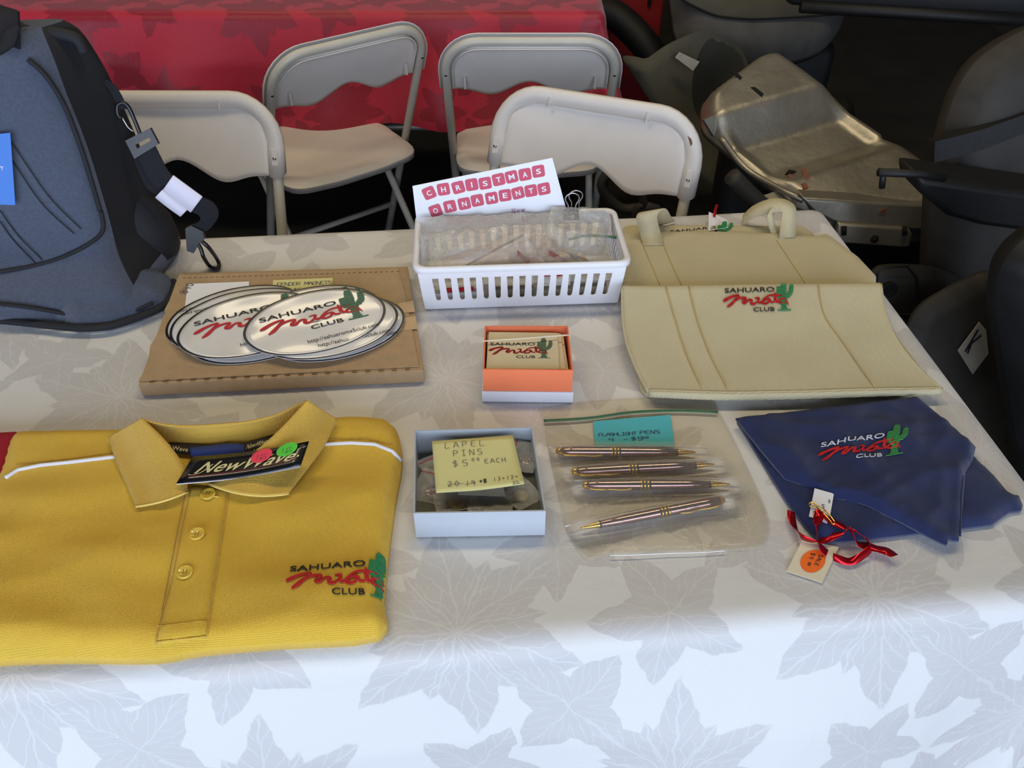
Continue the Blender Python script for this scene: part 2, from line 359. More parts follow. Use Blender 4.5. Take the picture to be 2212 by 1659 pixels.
MIATA = [[((x - 130) / 170.7, .9 + (755 - y) * 2.2 / 380, q / 172) for x, y, q in st] for st in _MI]
CACT = [[(9.7, 0, .85), (9.7, 2.4, .85), (9.75, 3.6, 1.0), (9.85, 4.75, .9)], [(9.7, 1.9, .5), (9.05, 2.5, .7), (8.95, 3.2, .7), (8.98, 3.9, .6)], [(9.8, 2.1, .6), (10.6, 2.7, .75), (10.95, 3.4, .75), (11.05, 4.2, .65)]]
def cactus(mb, fn, stripes, vmax=9):
    S = [catmull([Vector(p) for p in st], 5) for st in CACT]
    def inside(u, v):
        if 0 <= v < .16 and abs(u - 9.75) < 1.05: return True
        if v < .7 and abs(u - 9.7) < .42 + .35 * (.7 - v): return True
        for st in S:
            for a, b in zip(st, st[1:]):
                A = Vector((a.x, a.y)); D = Vector((b.x, b.y)) - A; t = max(0, min(1, (Vector((u, v)) - A).dot(D) / (D.length_squared + 1e-9)))
                if (A + D * t - Vector((u, v))).length < (a.z + (b.z - a.z) * t) / 2: return True
        return False
    n = 19 if stripes else 40; dv = 5.2 / n; fill = .60 if stripes else 1.0
    for i in range(n):
        v = i * dv + dv / 2
        if v > vmax: break
        run = None; us = np.linspace(8.3, 11.7, 69)
        for u in list(us) + [99]:
            q = u < 90 and inside(u, v)
            if q and run is None: run = u
            if not q and run is not None:
                e = min(u, 11.7); a, b = v - dv / 2 * fill, v + dv / 2 * fill
                k = max(1, int((e - run) / .25))
                for j in range(k):
                    x0, x1 = run + (e - run) * j / k, run + (e - run) * (j + 1) / k
                    mb.add([fn(x0, a), fn(x1, a), fn(x1, b), fn(x0, b)], [(0, 1, 2, 3)])
                run = None
def logo(parent, fn, lettering, script, green, stripes=True, bold=.012, clip=None, names=('logo_lettering', 'logo_script', 'logo_cactus'), vmax=9, solid=0, text=('SAHUARO', 'CLUB'), umax=99):
    """club emblem: two words in sans capitals, a brushed red script word between them and a green cactus, in emblem units"""
    out = []
    def cut(mb):
        if clip is None: return mb
        m2 = MB(); keep = {}
        for f in mb.f:
            if all(clip(mb.v[i]) for i in f):
                m2.f.append(tuple(keep.setdefault(i, len(keep)) for i in f))
        m2.v = [None] * len(keep)
        for i, j in keep.items(): m2.v[j] = mb.v[i]
        return m2
    a = MB(); put_text(a, text[0], (.3, 3.25, 8.3, 4.0), fn, bold)
    d = MB(); put_text(d, text[1], (4.85, 0, 8.2, .68), fn, bold)
    b = MB()
    for st in MIATA: stroke(b, st, .3, fn, 4)
    c = MB(); cactus(c, fn, stripes, vmax)
    for q, nm, mm in ((a, names[0], lettering), (d, names[0], lettering), (c, names[2], green), (b, names[1], script)):
        q = cut(q)
        if q.v: out.append(q.build(nm, mm, parent, solid=solid, soff=1))
    return out
def frame_fn(o, x, y, u1, v1, zf, lift=.0008, zp=T):
    """emblem or note frame from three photo points lying on a thing whose height is zf(x, y)"""
    O, X, Y_ = (PT(*p, zp) for p in (o, x, y)); X = (X - O) / u1; Y_ = (Y_ - O) / v1
    def fn(u, v, l=lift):
        p = O + X * u + Y_ * v; return Vector((p.x, p.y, (zf(p.x, p.y) if callable(zf) else zf) + l))
    return fn
def quad_fn(P00, P10, P11, P01, n=(0, 0, 1), lift=.0006):
    P00, P10, P11, P01, n = map(Vector, (P00, P10, P11, P01, n))
    def fn(u, v, l=lift): return (P00 * (1 - u) + P10 * u) * (1 - v) + (P01 * (1 - u) + P11 * u) * v + n * l
    return fn
def disc(mb, fn, c, ru, rv, n=28):
    mb.add([fn(c[0] + ru * math.cos(2 * math.pi * i / n), c[1] + rv * math.sin(2 * math.pi * i / n)) for i in range(n)], [tuple(range(n))])
def panel_from(fn, nu=1, nv=1): return MB().grid([[fn(i / nu, j / nv, 0) for i in range(nu + 1)] for j in range(nv + 1)])
# ------------------------------------------------------------------ the setting
def struct(name, mb, m, **k): return tag(mb.build(name, m, **k), kind='structure')
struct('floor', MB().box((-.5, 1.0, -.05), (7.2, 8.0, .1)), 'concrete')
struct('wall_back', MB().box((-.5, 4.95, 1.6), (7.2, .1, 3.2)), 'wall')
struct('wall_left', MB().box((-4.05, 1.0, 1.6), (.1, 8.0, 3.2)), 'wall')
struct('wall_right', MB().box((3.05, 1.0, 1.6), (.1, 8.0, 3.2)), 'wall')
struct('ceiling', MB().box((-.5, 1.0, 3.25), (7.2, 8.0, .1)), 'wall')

def damask(name, ground, flower, vein, r0, r1, tile=(.43, .39), bump=.25, sheen=.2):
    """woven poinsettia cloth: flat pattern of pointed leaves, drawn with math nodes in the cloth's own UV (metres)"""
    m = bpy.data.materials.new(name); m.use_nodes = True; nt = m.node_tree; p = nt.nodes['Principled BSDF']; L = nt.links.new; N = nt.nodes.new
    def mth(op, a, b=None, c=None, clamp=False):
        n = N('ShaderNodeMath'); n.operation = op; n.use_clamp = clamp
        for i, q in enumerate((a, b, c)):
            if q is None: continue
            if isinstance(q, (int, float)): n.inputs[i].default_value = q
            else: L(q, n.inputs[i])
        return n.outputs[0]
    uv = N('ShaderNodeUVMap'); uv.uv_map = 'UVMap'
    nz = N('ShaderNodeTexNoise'); nz.inputs['Scale'].default_value = 28; nz.inputs['Detail'].default_value = 2; L(uv.outputs[0], nz.inputs['Vector'])
    vm = N('ShaderNodeVectorMath'); vm.operation = 'MULTIPLY_ADD'; vm.inputs[1].default_value = (.022, .022, 0); L(nz.outputs[1], vm.inputs[0]); L(uv.outputs[0], vm.inputs[2])
    sx = N('ShaderNodeSeparateXYZ'); L(vm.outputs[0], sx.inputs[0])
    mask = None; veins = None
    for (cx, cy, R, rot, n) in [(.02, .03, .135, .2, 6), (.24, .22, .128, .9, 7), (.235, .03, .085, .5, 5), (.03, .225, .08, .1, 5), (.135, .13, .076, .4, 5), (.345, .12, .075, 1.2, 5), (.13, .32, .08, .8, 4)]:
        dx = mth('WRAP', mth('SUBTRACT', sx.outputs[0], cx), tile[0] / 2, -tile[0] / 2); dy = mth('WRAP', mth('SUBTRACT', sx.outputs[1], cy), tile[1] / 2, -tile[1] / 2)
        r = mth('DIVIDE', mth('SQRT', mth('ADD', mth('MULTIPLY', dx, dx), mth('MULTIPLY', dy, dy))), R)
        an = mth('ADD', mth('ARCTAN2', dy, dx), 7 + rot)
        res = None
        for (k, sc, off) in (((n, 1.0, 0), (n, .68, .5)) if R > .1 else ((n, 1.0, 0),)):
            tri = mth('MULTIPLY', mth('ABSOLUTE', mth('SUBTRACT', mth('FRACT', mth('MULTIPLY_ADD', an, k / (2 * math.pi), off)), .5)), 2)
            rs = mth('DIVIDE', r, sc); rc1 = mth('MINIMUM', rs, 1)
            wid = mth('MULTIPLY', mth('SINE', mth('MULTIPLY', mth('POWER', rc1, .8), math.pi)), .52 * sc * 3 / k)
            lat = mth('MULTIPLY', mth('MULTIPLY', tri, r), math.pi / k)
            q = mth('MULTIPLY', mth('SUBTRACT', wid, lat), 60, clamp=True)
            vn = mth('LESS_THAN', lat, .009)
            sv = mth('LESS_THAN', mth('ABSOLUTE', mth('SUBTRACT', mth('FRACT', mth('SUBTRACT', mth('MULTIPLY', rs, 5), mth('MULTIPLY', lat, 9))), .5)), .04)
            vv = mth('MULTIPLY', mth('MAXIMUM', vn, sv), q)
            mask = q if mask is None else mth('MAXIMUM', mask, q); veins = vv if veins is None else mth('MAXIMUM', veins, vv)
    mx = N('ShaderNodeMix'); mx.data_type = 'RGBA'; mx.inputs[6].default_value = ground; mx.inputs[7].default_value = flower; L(mask, mx.inputs[0])
    m2 = N('ShaderNodeMix'); m2.data_type = 'RGBA'; m2.inputs[7].default_value = vein; L(mx.outputs[2], m2.inputs[6]); L(mth('MULTIPLY', veins, .42), m2.inputs[0])
    L(m2.outputs[2], p.inputs['Base Color'])
    L(mth('MULTIPLY_ADD', mask, r1 - r0, r0), p.inputs['Roughness'])
    p.inputs['Sheen Weight'].default_value = sheen
    wv = N('ShaderNodeTexWave'); wv.inputs['Scale'].default_value = 260; wv.bands_direction = 'DIAGONAL'; wv.inputs['Distortion'].default_value = .5; L(uv.outputs[0], wv.inputs['Vector'])
    n2 = N('ShaderNodeTexNoise'); n2.inputs['Scale'].default_value = 14; n2.inputs['Detail'].default_value = 6; L(uv.outputs[0], n2.inputs['Vector'])
    hh = mth('ADD', mth('MULTIPLY', wv.outputs[1], .12), mth('MULTIPLY', n2.outputs[0], 3))
    b = N('ShaderNodeBump'); b.inputs['Strength'].default_value = bump; b.inputs['Distance'].default_value = .004; L(hh, b.inputs['Height']); L(b.outputs[0], p.inputs['Normal'])
    return m

def cloth(name, x0, x1, y0, y1, zt, d, m, step, R=None, seed=0, wave=.02, kx=14, flare=.06, dx=None):
    """a cloth laid over a table: flat top, soft fold, hanging skirt with waves; UVs in metres"""
    r = .030
    W, D = x1 - x0, y1 - y0
    dl, dr, df, db = dx or (d, d, d, d)
    us = np.arange(-dl, W + dr + step / 2, step); vs_ = np.arange(-df, D + db + step / 2, step)
    def ax(s, Ln):
        e, sg = (-s, -1) if s < 0 else ((s - Ln, 1) if s > Ln else (0, 0)); c = min(max(s, 0), Ln)
        if e <= 0: return c, 0, 0, 0
        a = e / r
        if a < math.pi / 2: return c + sg * r * math.sin(a), r * (1 - math.cos(a)), 0, sg
        q = e - r * math.pi / 2; return c + sg * (r + flare * q), r + q, q, sg
    V = []; UV = []
    for v in vs_:
        yv, zv, qv, sv = ax(v, D)
        for u in us:
            xu, zu, qu, su = ax(u, W)
            x, y = x0 + xu, y0 + yv; z = zt - max(zu, zv)
            if su and sv:                     # the corner hangs as a flared cone
                eu = -u if u < 0 else u - W; ev = -v if v < 0 else v - D
                e = math.hypot(eu, ev); ph = math.atan2(ev, eu); a = e / r
                fl = flare + .34 * math.sin(2 * ph) ** 2
                h, dz = (r * math.sin(a), r * (1 - math.cos(a))) if a < math.pi / 2 else (r + fl * (e - r * math.pi / 2), r + (e - r * math.pi / 2) * math.sqrt(1 - fl * fl))
                x = x0 + (0 if su < 0 else W) + su * h * math.cos(ph); y = y0 + (0 if sv < 0 else D) + sv * h * math.sin(ph); z = zt - dz
            else:
                if qv:
                    fd = min(1, u / .15, (W - u) / .15) * wave
                    y += sv * fd * (min(1, qv / .25) * (math.sin(u * kx + seed + 1.5 * N3(u * 2, qv * 2, seed)) + .8 * N3(u * 5 - qv * 4, qv * 2, seed + 3)) + min(1, qv / .1))
                if qu:
                    fd = min(1, v / .15, (D - v) / .15) * wave
                    x += su * fd * min(1, qu / .25) * (math.sin(v * kx + seed) + .8 * N3(v * 5, qu * 3, seed + 7))
            if not qu and not qv: z += .0012 * N3(u * 6, v * 6, seed)
            V.append(Vector((x, y, z))); UV.append((u + .13, v + .02))
    if R: V = [R @ p for p in V]
    k = len(us); Fc = [(i * k + j, i * k + j + 1, (i + 1) * k + j + 1, (i + 1) * k + j) for i in range(len(vs_) - 1) for j in range(k - 1)]
    mb = MB(); mb.add(V, Fc); o = mb.build(name, m, None, True)
    me = o.data; ul = me.uv_layers.new(name='UVMap'); li = np.empty(len(me.loops), int); me.loops.foreach_get('vertex_index', li)
    ul.data.foreach_set('uv', np.array(UV)[li].ravel())
    return o

def folding_table(name, label, x0, x1, y0, y1, zt, R=None):
    R = R or Matrix.Identity(4); c = R @ Vector(((x0 + x1) / 2, (y0 + y1) / 2, 0))
    t = thing(name, label, 'table', c)
    def bl(nm, mb, m): mb.v = [R @ p for p in mb.v]; return mb.build(nm, m, t)
    bl('tabletop', MB().box(((x0 + x1) / 2, (y0 + y1) / 2, zt - .020), (x1 - x0 - .004, y1 - y0 - .004, .035)), 'tabletop')
    for xs in (x0 + .28, x1 - .28):
        bl('leg_frame', MB().tube([(xs, y0 + .1, .0), (xs, y0 + .1, zt - .04)], .013).tube([(xs, y1 - .1, .0), (xs, y1 - .1, zt - .04)], .013).tube([(xs, y0 + .1, .12), (xs, y1 - .1, .12)], .011), 'table_leg')
    bl('stretcher', MB().tube([(x0 + .28, y1 - .1, .36), (x1 - .28, y1 - .1, .36)], .011).tube([(x0 + .28, y0 + .1, .36), (x1 - .28, y0 + .1, .36)], .011), 'table_leg')
    return t

X0, X1, Y0, Y1 = -1.18, .651, .468, 1.247
folding_table('folding_table', 'folding table under the white poinsettia cloth', X0, X1, Y0, Y1, T - .003)
wc = cloth('white_tablecloth', X0, X1, Y0, Y1, T, .42, damask('white_damask', srgb(222, 220, 217), srgb(203, 200, 198), srgb(226, 224, 222), .55, .42), .009, seed=2.0, wave=.026, kx=8, flare=.12, dx=(.3, .42, .42, .3))
tag(wc, 'white damask tablecloth with woven poinsettias draped over the front table', 'tablecloth')

RR = Matrix.Translation((.487, 2.375, 0)) @ Matrix.Rotation(math.radians(-5.6), 4, 'Z')
folding_table('folding_table', 'folding table under the red cloth behind the chairs', -1.86, -.03, .02, .78, T - .003, RR)
rc = cloth('red_tablecloth', -1.86, -.03, .02, .78, T, .33, damask('red_damask', srgb(196, 32, 62), srgb(158, 22, 48), srgb(176, 28, 54), .5, .38, (.50, .46), .3, .3), .012, RR, 5.0, .028, 15, .05)
tag(rc, 'red damask tablecloth hanging from the table behind the folding chairs', 'tablecloth')

# ------------------------------------------------------------------ folding chairs
def chair_back(sx, z):                       # point on the leaning post line
    return Vector((sx, .20 - (.80 - z) * .44, z))
def make_chair():
    c = thing('folding_chair', 'x', 'chair', (0, 0, 0), 'cream folding chairs between the two tables')
    hw, rad = .212, .085
    # the long post: one tube from foot over the top to the other foot
    def upath(z_low, inset=0, dy=0):
        pts = [(-hw + inset, z_low)]
        zt = .787 - inset
        for k in range(9):
            a = math.pi - k / 8 * math.pi / 2; pts.append((-hw + rad + (rad - inset) * math.cos(a), zt - (rad - inset) + (rad - inset) * math.sin(a)))
        for k in range(9):
            a = math.pi / 2 - k / 8 * math.pi / 2; pts.append((hw - rad + (rad - inset) * math.cos(a), zt - (rad - inset) + (rad - inset) * math.sin(a)))
        pts.append((hw - inset, z_low)); return [chair_back(x, z) + Vector((0, dy, 0)) for x, z in pts]
    MB().tube(upath(.02), .0115, 10).build('back_frame', 'chair_tube', c, True, origin=(0, 0, 0))
    # moulded rim gripping the front of the tube
    P = upath(.650); rows = []
    for i, p in enumerate(P):
        a = P[max(i - 1, 0)]; b = P[min(i + 1, len(P) - 1)]; t = (b - a).normalized(); nrm = Vector((0, -.91, -.40)).normalized(); sd = t.cross(nrm).normalized()
        rows.append([p + sd * .0165 * math.cos(q) * 1.05 + nrm * .0165 * math.sin(q) for q in np.linspace(-.25, math.pi + .25, 11)])
    MB().grid(rows).build('backrest_rim', 'chair_plastic', c, True, solid=.0025, origin=(0, 0, 0))
    # inner panel with the wavy lower edge
    def zb(x): a = abs(x) / .2; return .648 - .016 * math.exp(-((a - .5) / .22) ** 2) + .026 * math.exp(-(a / .26) ** 2)
    nx, nz = 33, 12; rows = []
    for j in range(nz + 1):
        row = []
        for i in range(nx):
            x = -.2 + .4 * i / (nx - 1); ax_ = abs(x); zt = .778
            if ax_ > .2 - .075: zt = .778 - .075 + math.sqrt(max(0, .075 ** 2 - (ax_ - .125) ** 2))
            z = zb(x) + (zt - zb(x)) * j / nz; p = chair_back(x, z); e = min(1, min(.205 - ax_, .785 - z) / .02)
            row.append(p + Vector((0, -.006 - .006 * max(0, e) + .012 * (1 - (x / .2) ** 2), 0)))
        rows.append(row)
    MB().grid(rows).build('backrest_panel', 'chair_plastic', c, True, solid=.005, origin=(0, 0, 0))
    for s in (-1, 1):
        p = chair_back(s * hw, .690) + Vector((0, -.0165, -.006)); Rm = Matrix.Rotation(math.radians(-23.7), 3, 'X')
        tb = MB().box(p, (.014, .005, .036), Rm).build('rivet_tab', 'chair_plastic', c, bevel=.002, origin=(0, 0, 0))
        MB().lathe([(0, .0045), (.002, .0045), (.003, .001)], p + Vector((0, -.0025, -.001)), (0, -1, -.4), 10).build('rivet', 'steel', tb, True, origin=(0, 0, 0))
        q = chair_back(s * hw, .690) + Vector((0, .0115, .004))
        MB().lathe([(0, .004), (.002, .004), (.003, .001)], q, (0, 1, .4), 10).build('rivet', 'dark_slot', c, True, origin=(0, 0, 0))
        # small moulded ribs on the rear of the shell
        MB().box(chair_back(s * .165, .672) + Vector((0, .010, 0)), (.004, .012, .03)).build('rib', 'chair_plastic', c, origin=(0, 0, 0))
        MB().box(chair_back(s * .105, .782) + Vector((0, -.0165, 0)), (.003, .006, .022)).build('rib', 'chair_plastic', c, origin=(0, 0, 0))
    # seat
    o = [(-.19, .12), (-.205, -.02), (-.20, -.14), (-.12, -.235), (0, -.25), (.12, -.235), (.20, -.14), (.205, -.02), (.19, .12), (.10, .155), (0, .16), (-.10, .155)]
    ol = [p.to_2d() for p in catmull([Vector((a, b, 0)) for a, b in o], 5, True)]
    pillow(ol, .028, .03, .410, .02, lambda x, y: -.010 * math.exp(-(x * x + y * y) / .02), .55).build('seat', 'chair_plastic', c, True, origin=(0, 0, 0))
    # rear legs hinged under the seat, and their braces
    for s in (-1, 1):
        l = MB().tube([(s * .186, -.16, .405), (s * .186, -.10, .36), (s * .186, .205, .012)], .0105).build('rear_leg', 'chair_tube', c, True, origin=(0, 0, 0))
        MB().lathe([(0, .014), (.03, .014), (.034, .011)], (s * .186, .212, 0), (0, -.2, 1), 12).build('foot_cap', 'white_plastic', l, True, origin=(0, 0, 0))
        f = chair_back(s * hw, 0)
        MB().lathe([(0, .0145), (.032, .0145), (.036, .012)], f, (0, .4, 1), 12).build('foot_cap', 'white_plastic', c, True, origin=(0, 0, 0))
        MB().tube([(s * .20, -.02 + .03, .402), (s * .20, -.12, .402)], .006, 8).build('hinge_rod', 'chair_tube', c, True, origin=(0, 0, 0))
    MB().tube([(-.186, .135, .09), (.186, .135, .09)], .009).build('rear_brace', 'chair_tube', c, True, origin=(0, 0, 0))
    a, b = chair_back(-hw, .16), chair_back(hw, .16); MB().tube([a, b], .009).build('front_brace', 'chair_tube', c, True, origin=(0, 0, 0))
    return c
ch0 = make_chair()
spots = [((-.555, 1.762), -5.6, 'cream folding chair facing the camera beside the charcoal bag'),
         ((.338, 1.655), -27, 'cream folding chair turned at an angle behind the white basket, scuffed corner'),
         ((-.195, 2.08), 211.7, 'cream folding chair turned sideways to the red table, seat fully visible'),
         ((.235, 2.037), 174.7, 'cream folding chair squarely facing the red table, hollow rear of backrest shown')]
for i, ((x, y), rz, lab) in enumerate(spots):
    o = ch0 if i == 0 else copy_tree(ch0)
    a = math.radians(rz); off = Matrix.Rotation(a, 2) @ Vector((0, .195))
    o.location = (x - off.x, y - off.y, 0); o.rotation_euler = (0, 0, a); o['label'] = lab
    if i == 1:
        reg(o, (0, 0, 0)); pq = [chair_back(xx, zz) + Vector((0, -.0172, 0)) for xx, zz in [(.183, .778), (.190, .774), (.199, .762), (.206, .748), (.203, .744), (.196, .756), (.189, .766)]]
        MB().add(pq, [tuple(range(7))]).build('rust_stain', 'cardboard_dark', o, solid=.002, soff=0, origin=(0, 0, 0))

# ------------------------------------------------------------------ scrap car parts on the right
def slab(name, label, cat, px, y0, lean, thick, edge, m, floor=True, res=.02, zfun=None, drop=None, parent=None):
    """a part that stands on the floor on a plane leaning back by `lean` degrees; its upper outline comes from photo points"""
    a = math.radians(lean); ey = Vector((0, math.sin(a), math.cos(a))); n = Vector((0, -math.cos(a), math.sin(a))); O = Vector((0, y0, 0)); ex = Vector((1, 0, 0))
    P = [((RP(x, y, O, n) - O).dot(ex), (RP(x, y, O, n) - O).dot(ey)) for x, y in px]
    if drop: P += [(drop[0], .0), (drop[1], .0)]
    ol = round_poly(P, .03)
    mb = pillow(ol, thick, edge, 0, res, zfun, .3, (O, ex, ey, n))
    o = mb.build(name, m, parent, True)
    if not parent: tag(o, label, cat)
    return o, (O, ex, ey, n)

# silver tank: stamped shell lying on a tilted plane
O = PT(1880, 527, .46); Ft = PT(1660, 108, .70); ey = (Ft - O).normalized(); ex = Vector((1, -.1, 0)); ex = (ex - ey * ex.dot(ey)).normalized(); n = ex.cross(ey).normalized()
def tk(x, y): p = RP(x, y, O, n) - O; return Vector((p.dot(ex), p.dot(ey)))
ol = [tk(*p) for p in [(1640, 112), (1680, 106), (1745, 150), (1860, 235), (2010, 340), (2075, 400), (2070, 440), (1990, 447), (1880, 443), (1800, 437), (1735, 430), (1655, 372), (1560, 292), (1522, 262), (1520, 205), (1540, 185)]]
ol = round_poly(ol, [.08, .08, .02, .02, .05, .03, .03, .03, .03, .03, .02, .02, .02, .04, .05, .05])
A0, A1 = tk(1590, 245), tk(1760, 195)        # ridge line
B0, B1 = tk(1610, 300), tk(1830, 250)
C0, C1 = tk(1650, 365), tk(1900, 320)
rd = (A1 - A0).normalized(); rn = Vector((-rd.y, rd.x))
sA, sB, sC = (A0 - A0).dot(rn), (B0 - A0).dot(rn), (C0 - A0).dot(rn)
def tz(x, y):
    s = (Vector((x, y)) - A0).dot(rn); h = .02
    if s < sA: h -= .06 * min(1, (sA - s) / (sA - sB))
    if s < sC: h += .035 * min(1, (sC - s) / .05)
    return h + .002 * N3(x * 9, y * 9)
tank = thing('fuel_tank', 'dull silver stamped metal fuel tank lying tilted behind the cream tote bags', 'car part', (O.x, O.y, 0))
pillow(ol, .05, .035, -.05, .012, tz, .25, (O, ex, ey, n)).build('tank_shell', 'galvanised', tank, True)
def tanksurf(x, y, up=0):
    p = tk(x, y); return O + ex * p.x + ey * p.y + n * (tz(p.x, p.y) + up)
for q in ([(1574, 168), (1584, 167), (1599, 181), (1595, 186)], [(1617, 202), (1626, 201), (1645, 216), (1641, 223)]):
    MB().add([tanksurf(*p, .0015) for p in q], [(3, 2, 1, 0)]).build('slot', 'dark_slot', tank, solid=.002)
MB().prism([(-.014, 0), (.004, -.006), (.016, .002), (.0, .010)], tanksurf(1714, 359, 0), ex, ey, n, .004).build('slot', 'dark_slot', tank)
for x, y, sx_, sy_ in ((1710, 374, .005, .008), (1741, 373, .006, .018), (1739, 400, .007, .009), (1968, 355, .006, .010)):
    MB().prism([(-sx_, -sy_), (sx_, -sy_ * .8), (sx_ * .9, sy_), (-sx_ * .7, sy_ * .9)], tanksurf(x, y, 0), ex, ey, n, .003).build('paint_mark', 'rust', tank)
# upright front face of the tank with its mounting bracket
Of = tanksurf(1870, 440, -.01)
def fz(px_, py_, push=0): return RP(px_, py_, Of + Vector((0, -.02, 0)), (0, -1, .25)) + Vector((0, -push, 0))
fr = [fz(*p) for p in [(1733, 428), (1860, 436), (1990, 442), (2066, 452), (2058, 500), (1975, 498), (1860, 486), (1800, 480), (1760, 460)]]
MB().add(fr + [p + Vector((0, .05, .0)) for p in fr], [tuple(range(9))[::-1], tuple(range(9, 18))] + [(i, (i + 1) % 9, (i + 1) % 9 + 9, i + 9) for i in range(9)]).build('front_flange', 'galvanised', tank, 'auto', bevel=.006)
lp = [fz(*p, -.012) for p in [(1750, 450), (1860, 470), (2058, 480), (2050, 505), (1990, 530), (1900, 537), (1820, 524), (1775, 490)]]
MB().add(lp + [p + Vector((0, .06, .0)) for p in lp], [tuple(range(8))[::-1], tuple(range(8, 16))] + [(i, (i + 1) % 8, (i + 1) % 8 + 8, i + 8) for i in range(8)]).build('lower_pan', 'grey_tank', tank, 'auto', bevel=.006)
br = [fz(*p, .012) for p in [(1808, 478), (1960, 490), (1966, 500), (1960, 528), (1945, 530), (1815, 520), (1803, 508)]]
b_ = MB().add(br + [p + Vector((0, .02, 0)) for p in br], [tuple(range(7))[::-1], tuple(range(7, 14))] + [(i, (i + 1) % 7, (i + 1) % 7 + 7, i + 7) for i in range(7)]).build('bracket', 'galvanised', tank, 'auto', bevel=.004)
MB().lathe([(0, .010), (.002, .010), (.003, .004)], fz(1884, 510, .013), (0, -1, .25), 14).build('bolt_hole', 'dark_slot', b_, True)
for x in (1818, 1948): MB().tube([fz(x, 482, .016), fz(x, 500, .016)], .006, 8).build('bracket_post', 'dark_slot', b_, True)
for x, y in ((1786, 487), (1907, 455)):
    q = fz(x, y, .004); MB().add([q + Vector((.012 * math.cos(i * 1.05) * (1 if i % 2 else .5), 0, .012 * math.sin(i * 1.05) * (1 if i % 2 else .6))) for i in range(6)], [tuple(range(6))]).build('paint_mark', 'rust', tank, solid=.002)
# side lip running along its near edge and the tab poking towards the chair
lip = [tanksurf(*p, .004) for p in [(1560, 290), (1610, 335), (1655, 372), (1700, 415), (1736, 432)]]
MB().tube(catmull(lip, 4), .008, 8).build('edge_lip', 'galvanised', tank, True)
tb_ = [tanksurf(1540, 285, -.01), tanksurf(1512, 272, .005), tanksurf(1536, 262, .005), tanksurf(1545, 268, 0)]
MB().add(tb_, [(0, 1, 2, 3)]).build('lug', 'galvanised', tank, solid=.012)
tq = [tanksurf(*p, -.03) for p in [(1655, 410), (1700, 395), (1720, 430), (1668, 436)]]
MB().add(tq, [(0, 1, 2, 3)]).build('lug', 'galvanised', tank, solid=.015)

# what the tank rests on
def rock(name, label, cat, c, d, rz, m, bev=.04):
    mb = MB().box((0, 0, 0), d, Matrix.Rotation(math.radians(rz), 3, 'Z')); mb.v = [p + Vector(c) for p in mb.v]
    return tag(mb.build(name, m, bevel=bev, smooth=True), label, cat)
lo = O + ex * .10 + ey * .20 - n * .06; hi_ = O + ex * -.02 + ey * .62 - n * .06
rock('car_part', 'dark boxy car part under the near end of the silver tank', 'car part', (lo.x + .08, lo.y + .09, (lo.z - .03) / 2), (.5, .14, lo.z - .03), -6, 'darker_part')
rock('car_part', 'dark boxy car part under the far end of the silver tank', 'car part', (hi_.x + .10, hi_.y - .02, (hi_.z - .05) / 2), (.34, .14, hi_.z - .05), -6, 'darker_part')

# grey plastic tank at the top
gt = thing('fuel_tank', 'dusty grey plastic tank with a lighter lid at the top of the pile', 'car part', (1.25, 2.75, 0))
gP = [(1455, 0), (1462, 60), (1480, 100), (1530, 122), (1620, 130), (1720, 120), (1790, 95), (1830, 40), (1840, -60), (1700, -120), (1500, -110), (1445, -50)]
a_ = math.radians(55); gO = PT(1620, 125, .50); gey = Vector((.0, math.sin(a_), math.cos(a_))); gn = Vector((0, -math.cos(a_), math.sin(a_))); gex = Vector((1, 0, 0))
def gl(x, y): p = RP(x, y, gO, gn) - gO; return Vector((p.dot(gex), p.dot(gey)))
pillow(round_poly([gl(*p) for p in gP], .05), .14, .10, -.06, .02, None, .2, (gO, gex, gey, gn)).build('tank_body', 'grey_tank', gt, True)
lid = [(1452, -10), (1500, 18), (1545, 38), (1620, 45), (1720, 40), (1850, 30), (1860, -90), (1700, -130), (1500, -120), (1440, -60)]
gO2 = gO + gn * .085
def gl2(x, y): p = RP(x, y, gO2, gn) - gO2; return Vector((p.dot(gex), p.dot(gey)))
pillow(round_poly([gl2(*p) for p in lid], .04), .04, .03, 0, .02, None, .3, (gO2, gex, gey, gn)).build('lid', 'grey_sheet', gt, True)
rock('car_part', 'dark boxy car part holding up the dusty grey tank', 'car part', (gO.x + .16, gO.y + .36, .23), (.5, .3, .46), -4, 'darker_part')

# bent felt sheet with a pale label
o, fr_ = slab('felt_sheet', 'dusty grey-brown bent sheet standing between the chair and the silver tank', 'car part',
     [(1338, 118), (1375, 122), (1395, 128), (1440, 95), (1520, 60), (1600, 100), (1640, 200), (1620, 330)], 2.36, 10, .02, .015, 'grey_sheet', drop=(1.25, 1.0), zfun=lambda x, y: .03 * math.sin(x * 9) * math.cos(y * 6))
def on_slab(fr, x, y, up=.03):
    O_, ex_, ey_, n_ = fr; return RP(x, y, O_ + n_ * up, n_)
q = [on_slab(fr_, *p, .055) for p in [(1467, 112), (1511, 133), (1497, 153), (1458, 124)]]
MB().add(q, [(0, 1, 2, 3)]).build('label_strip', 'label_grey', o, solid=.002)
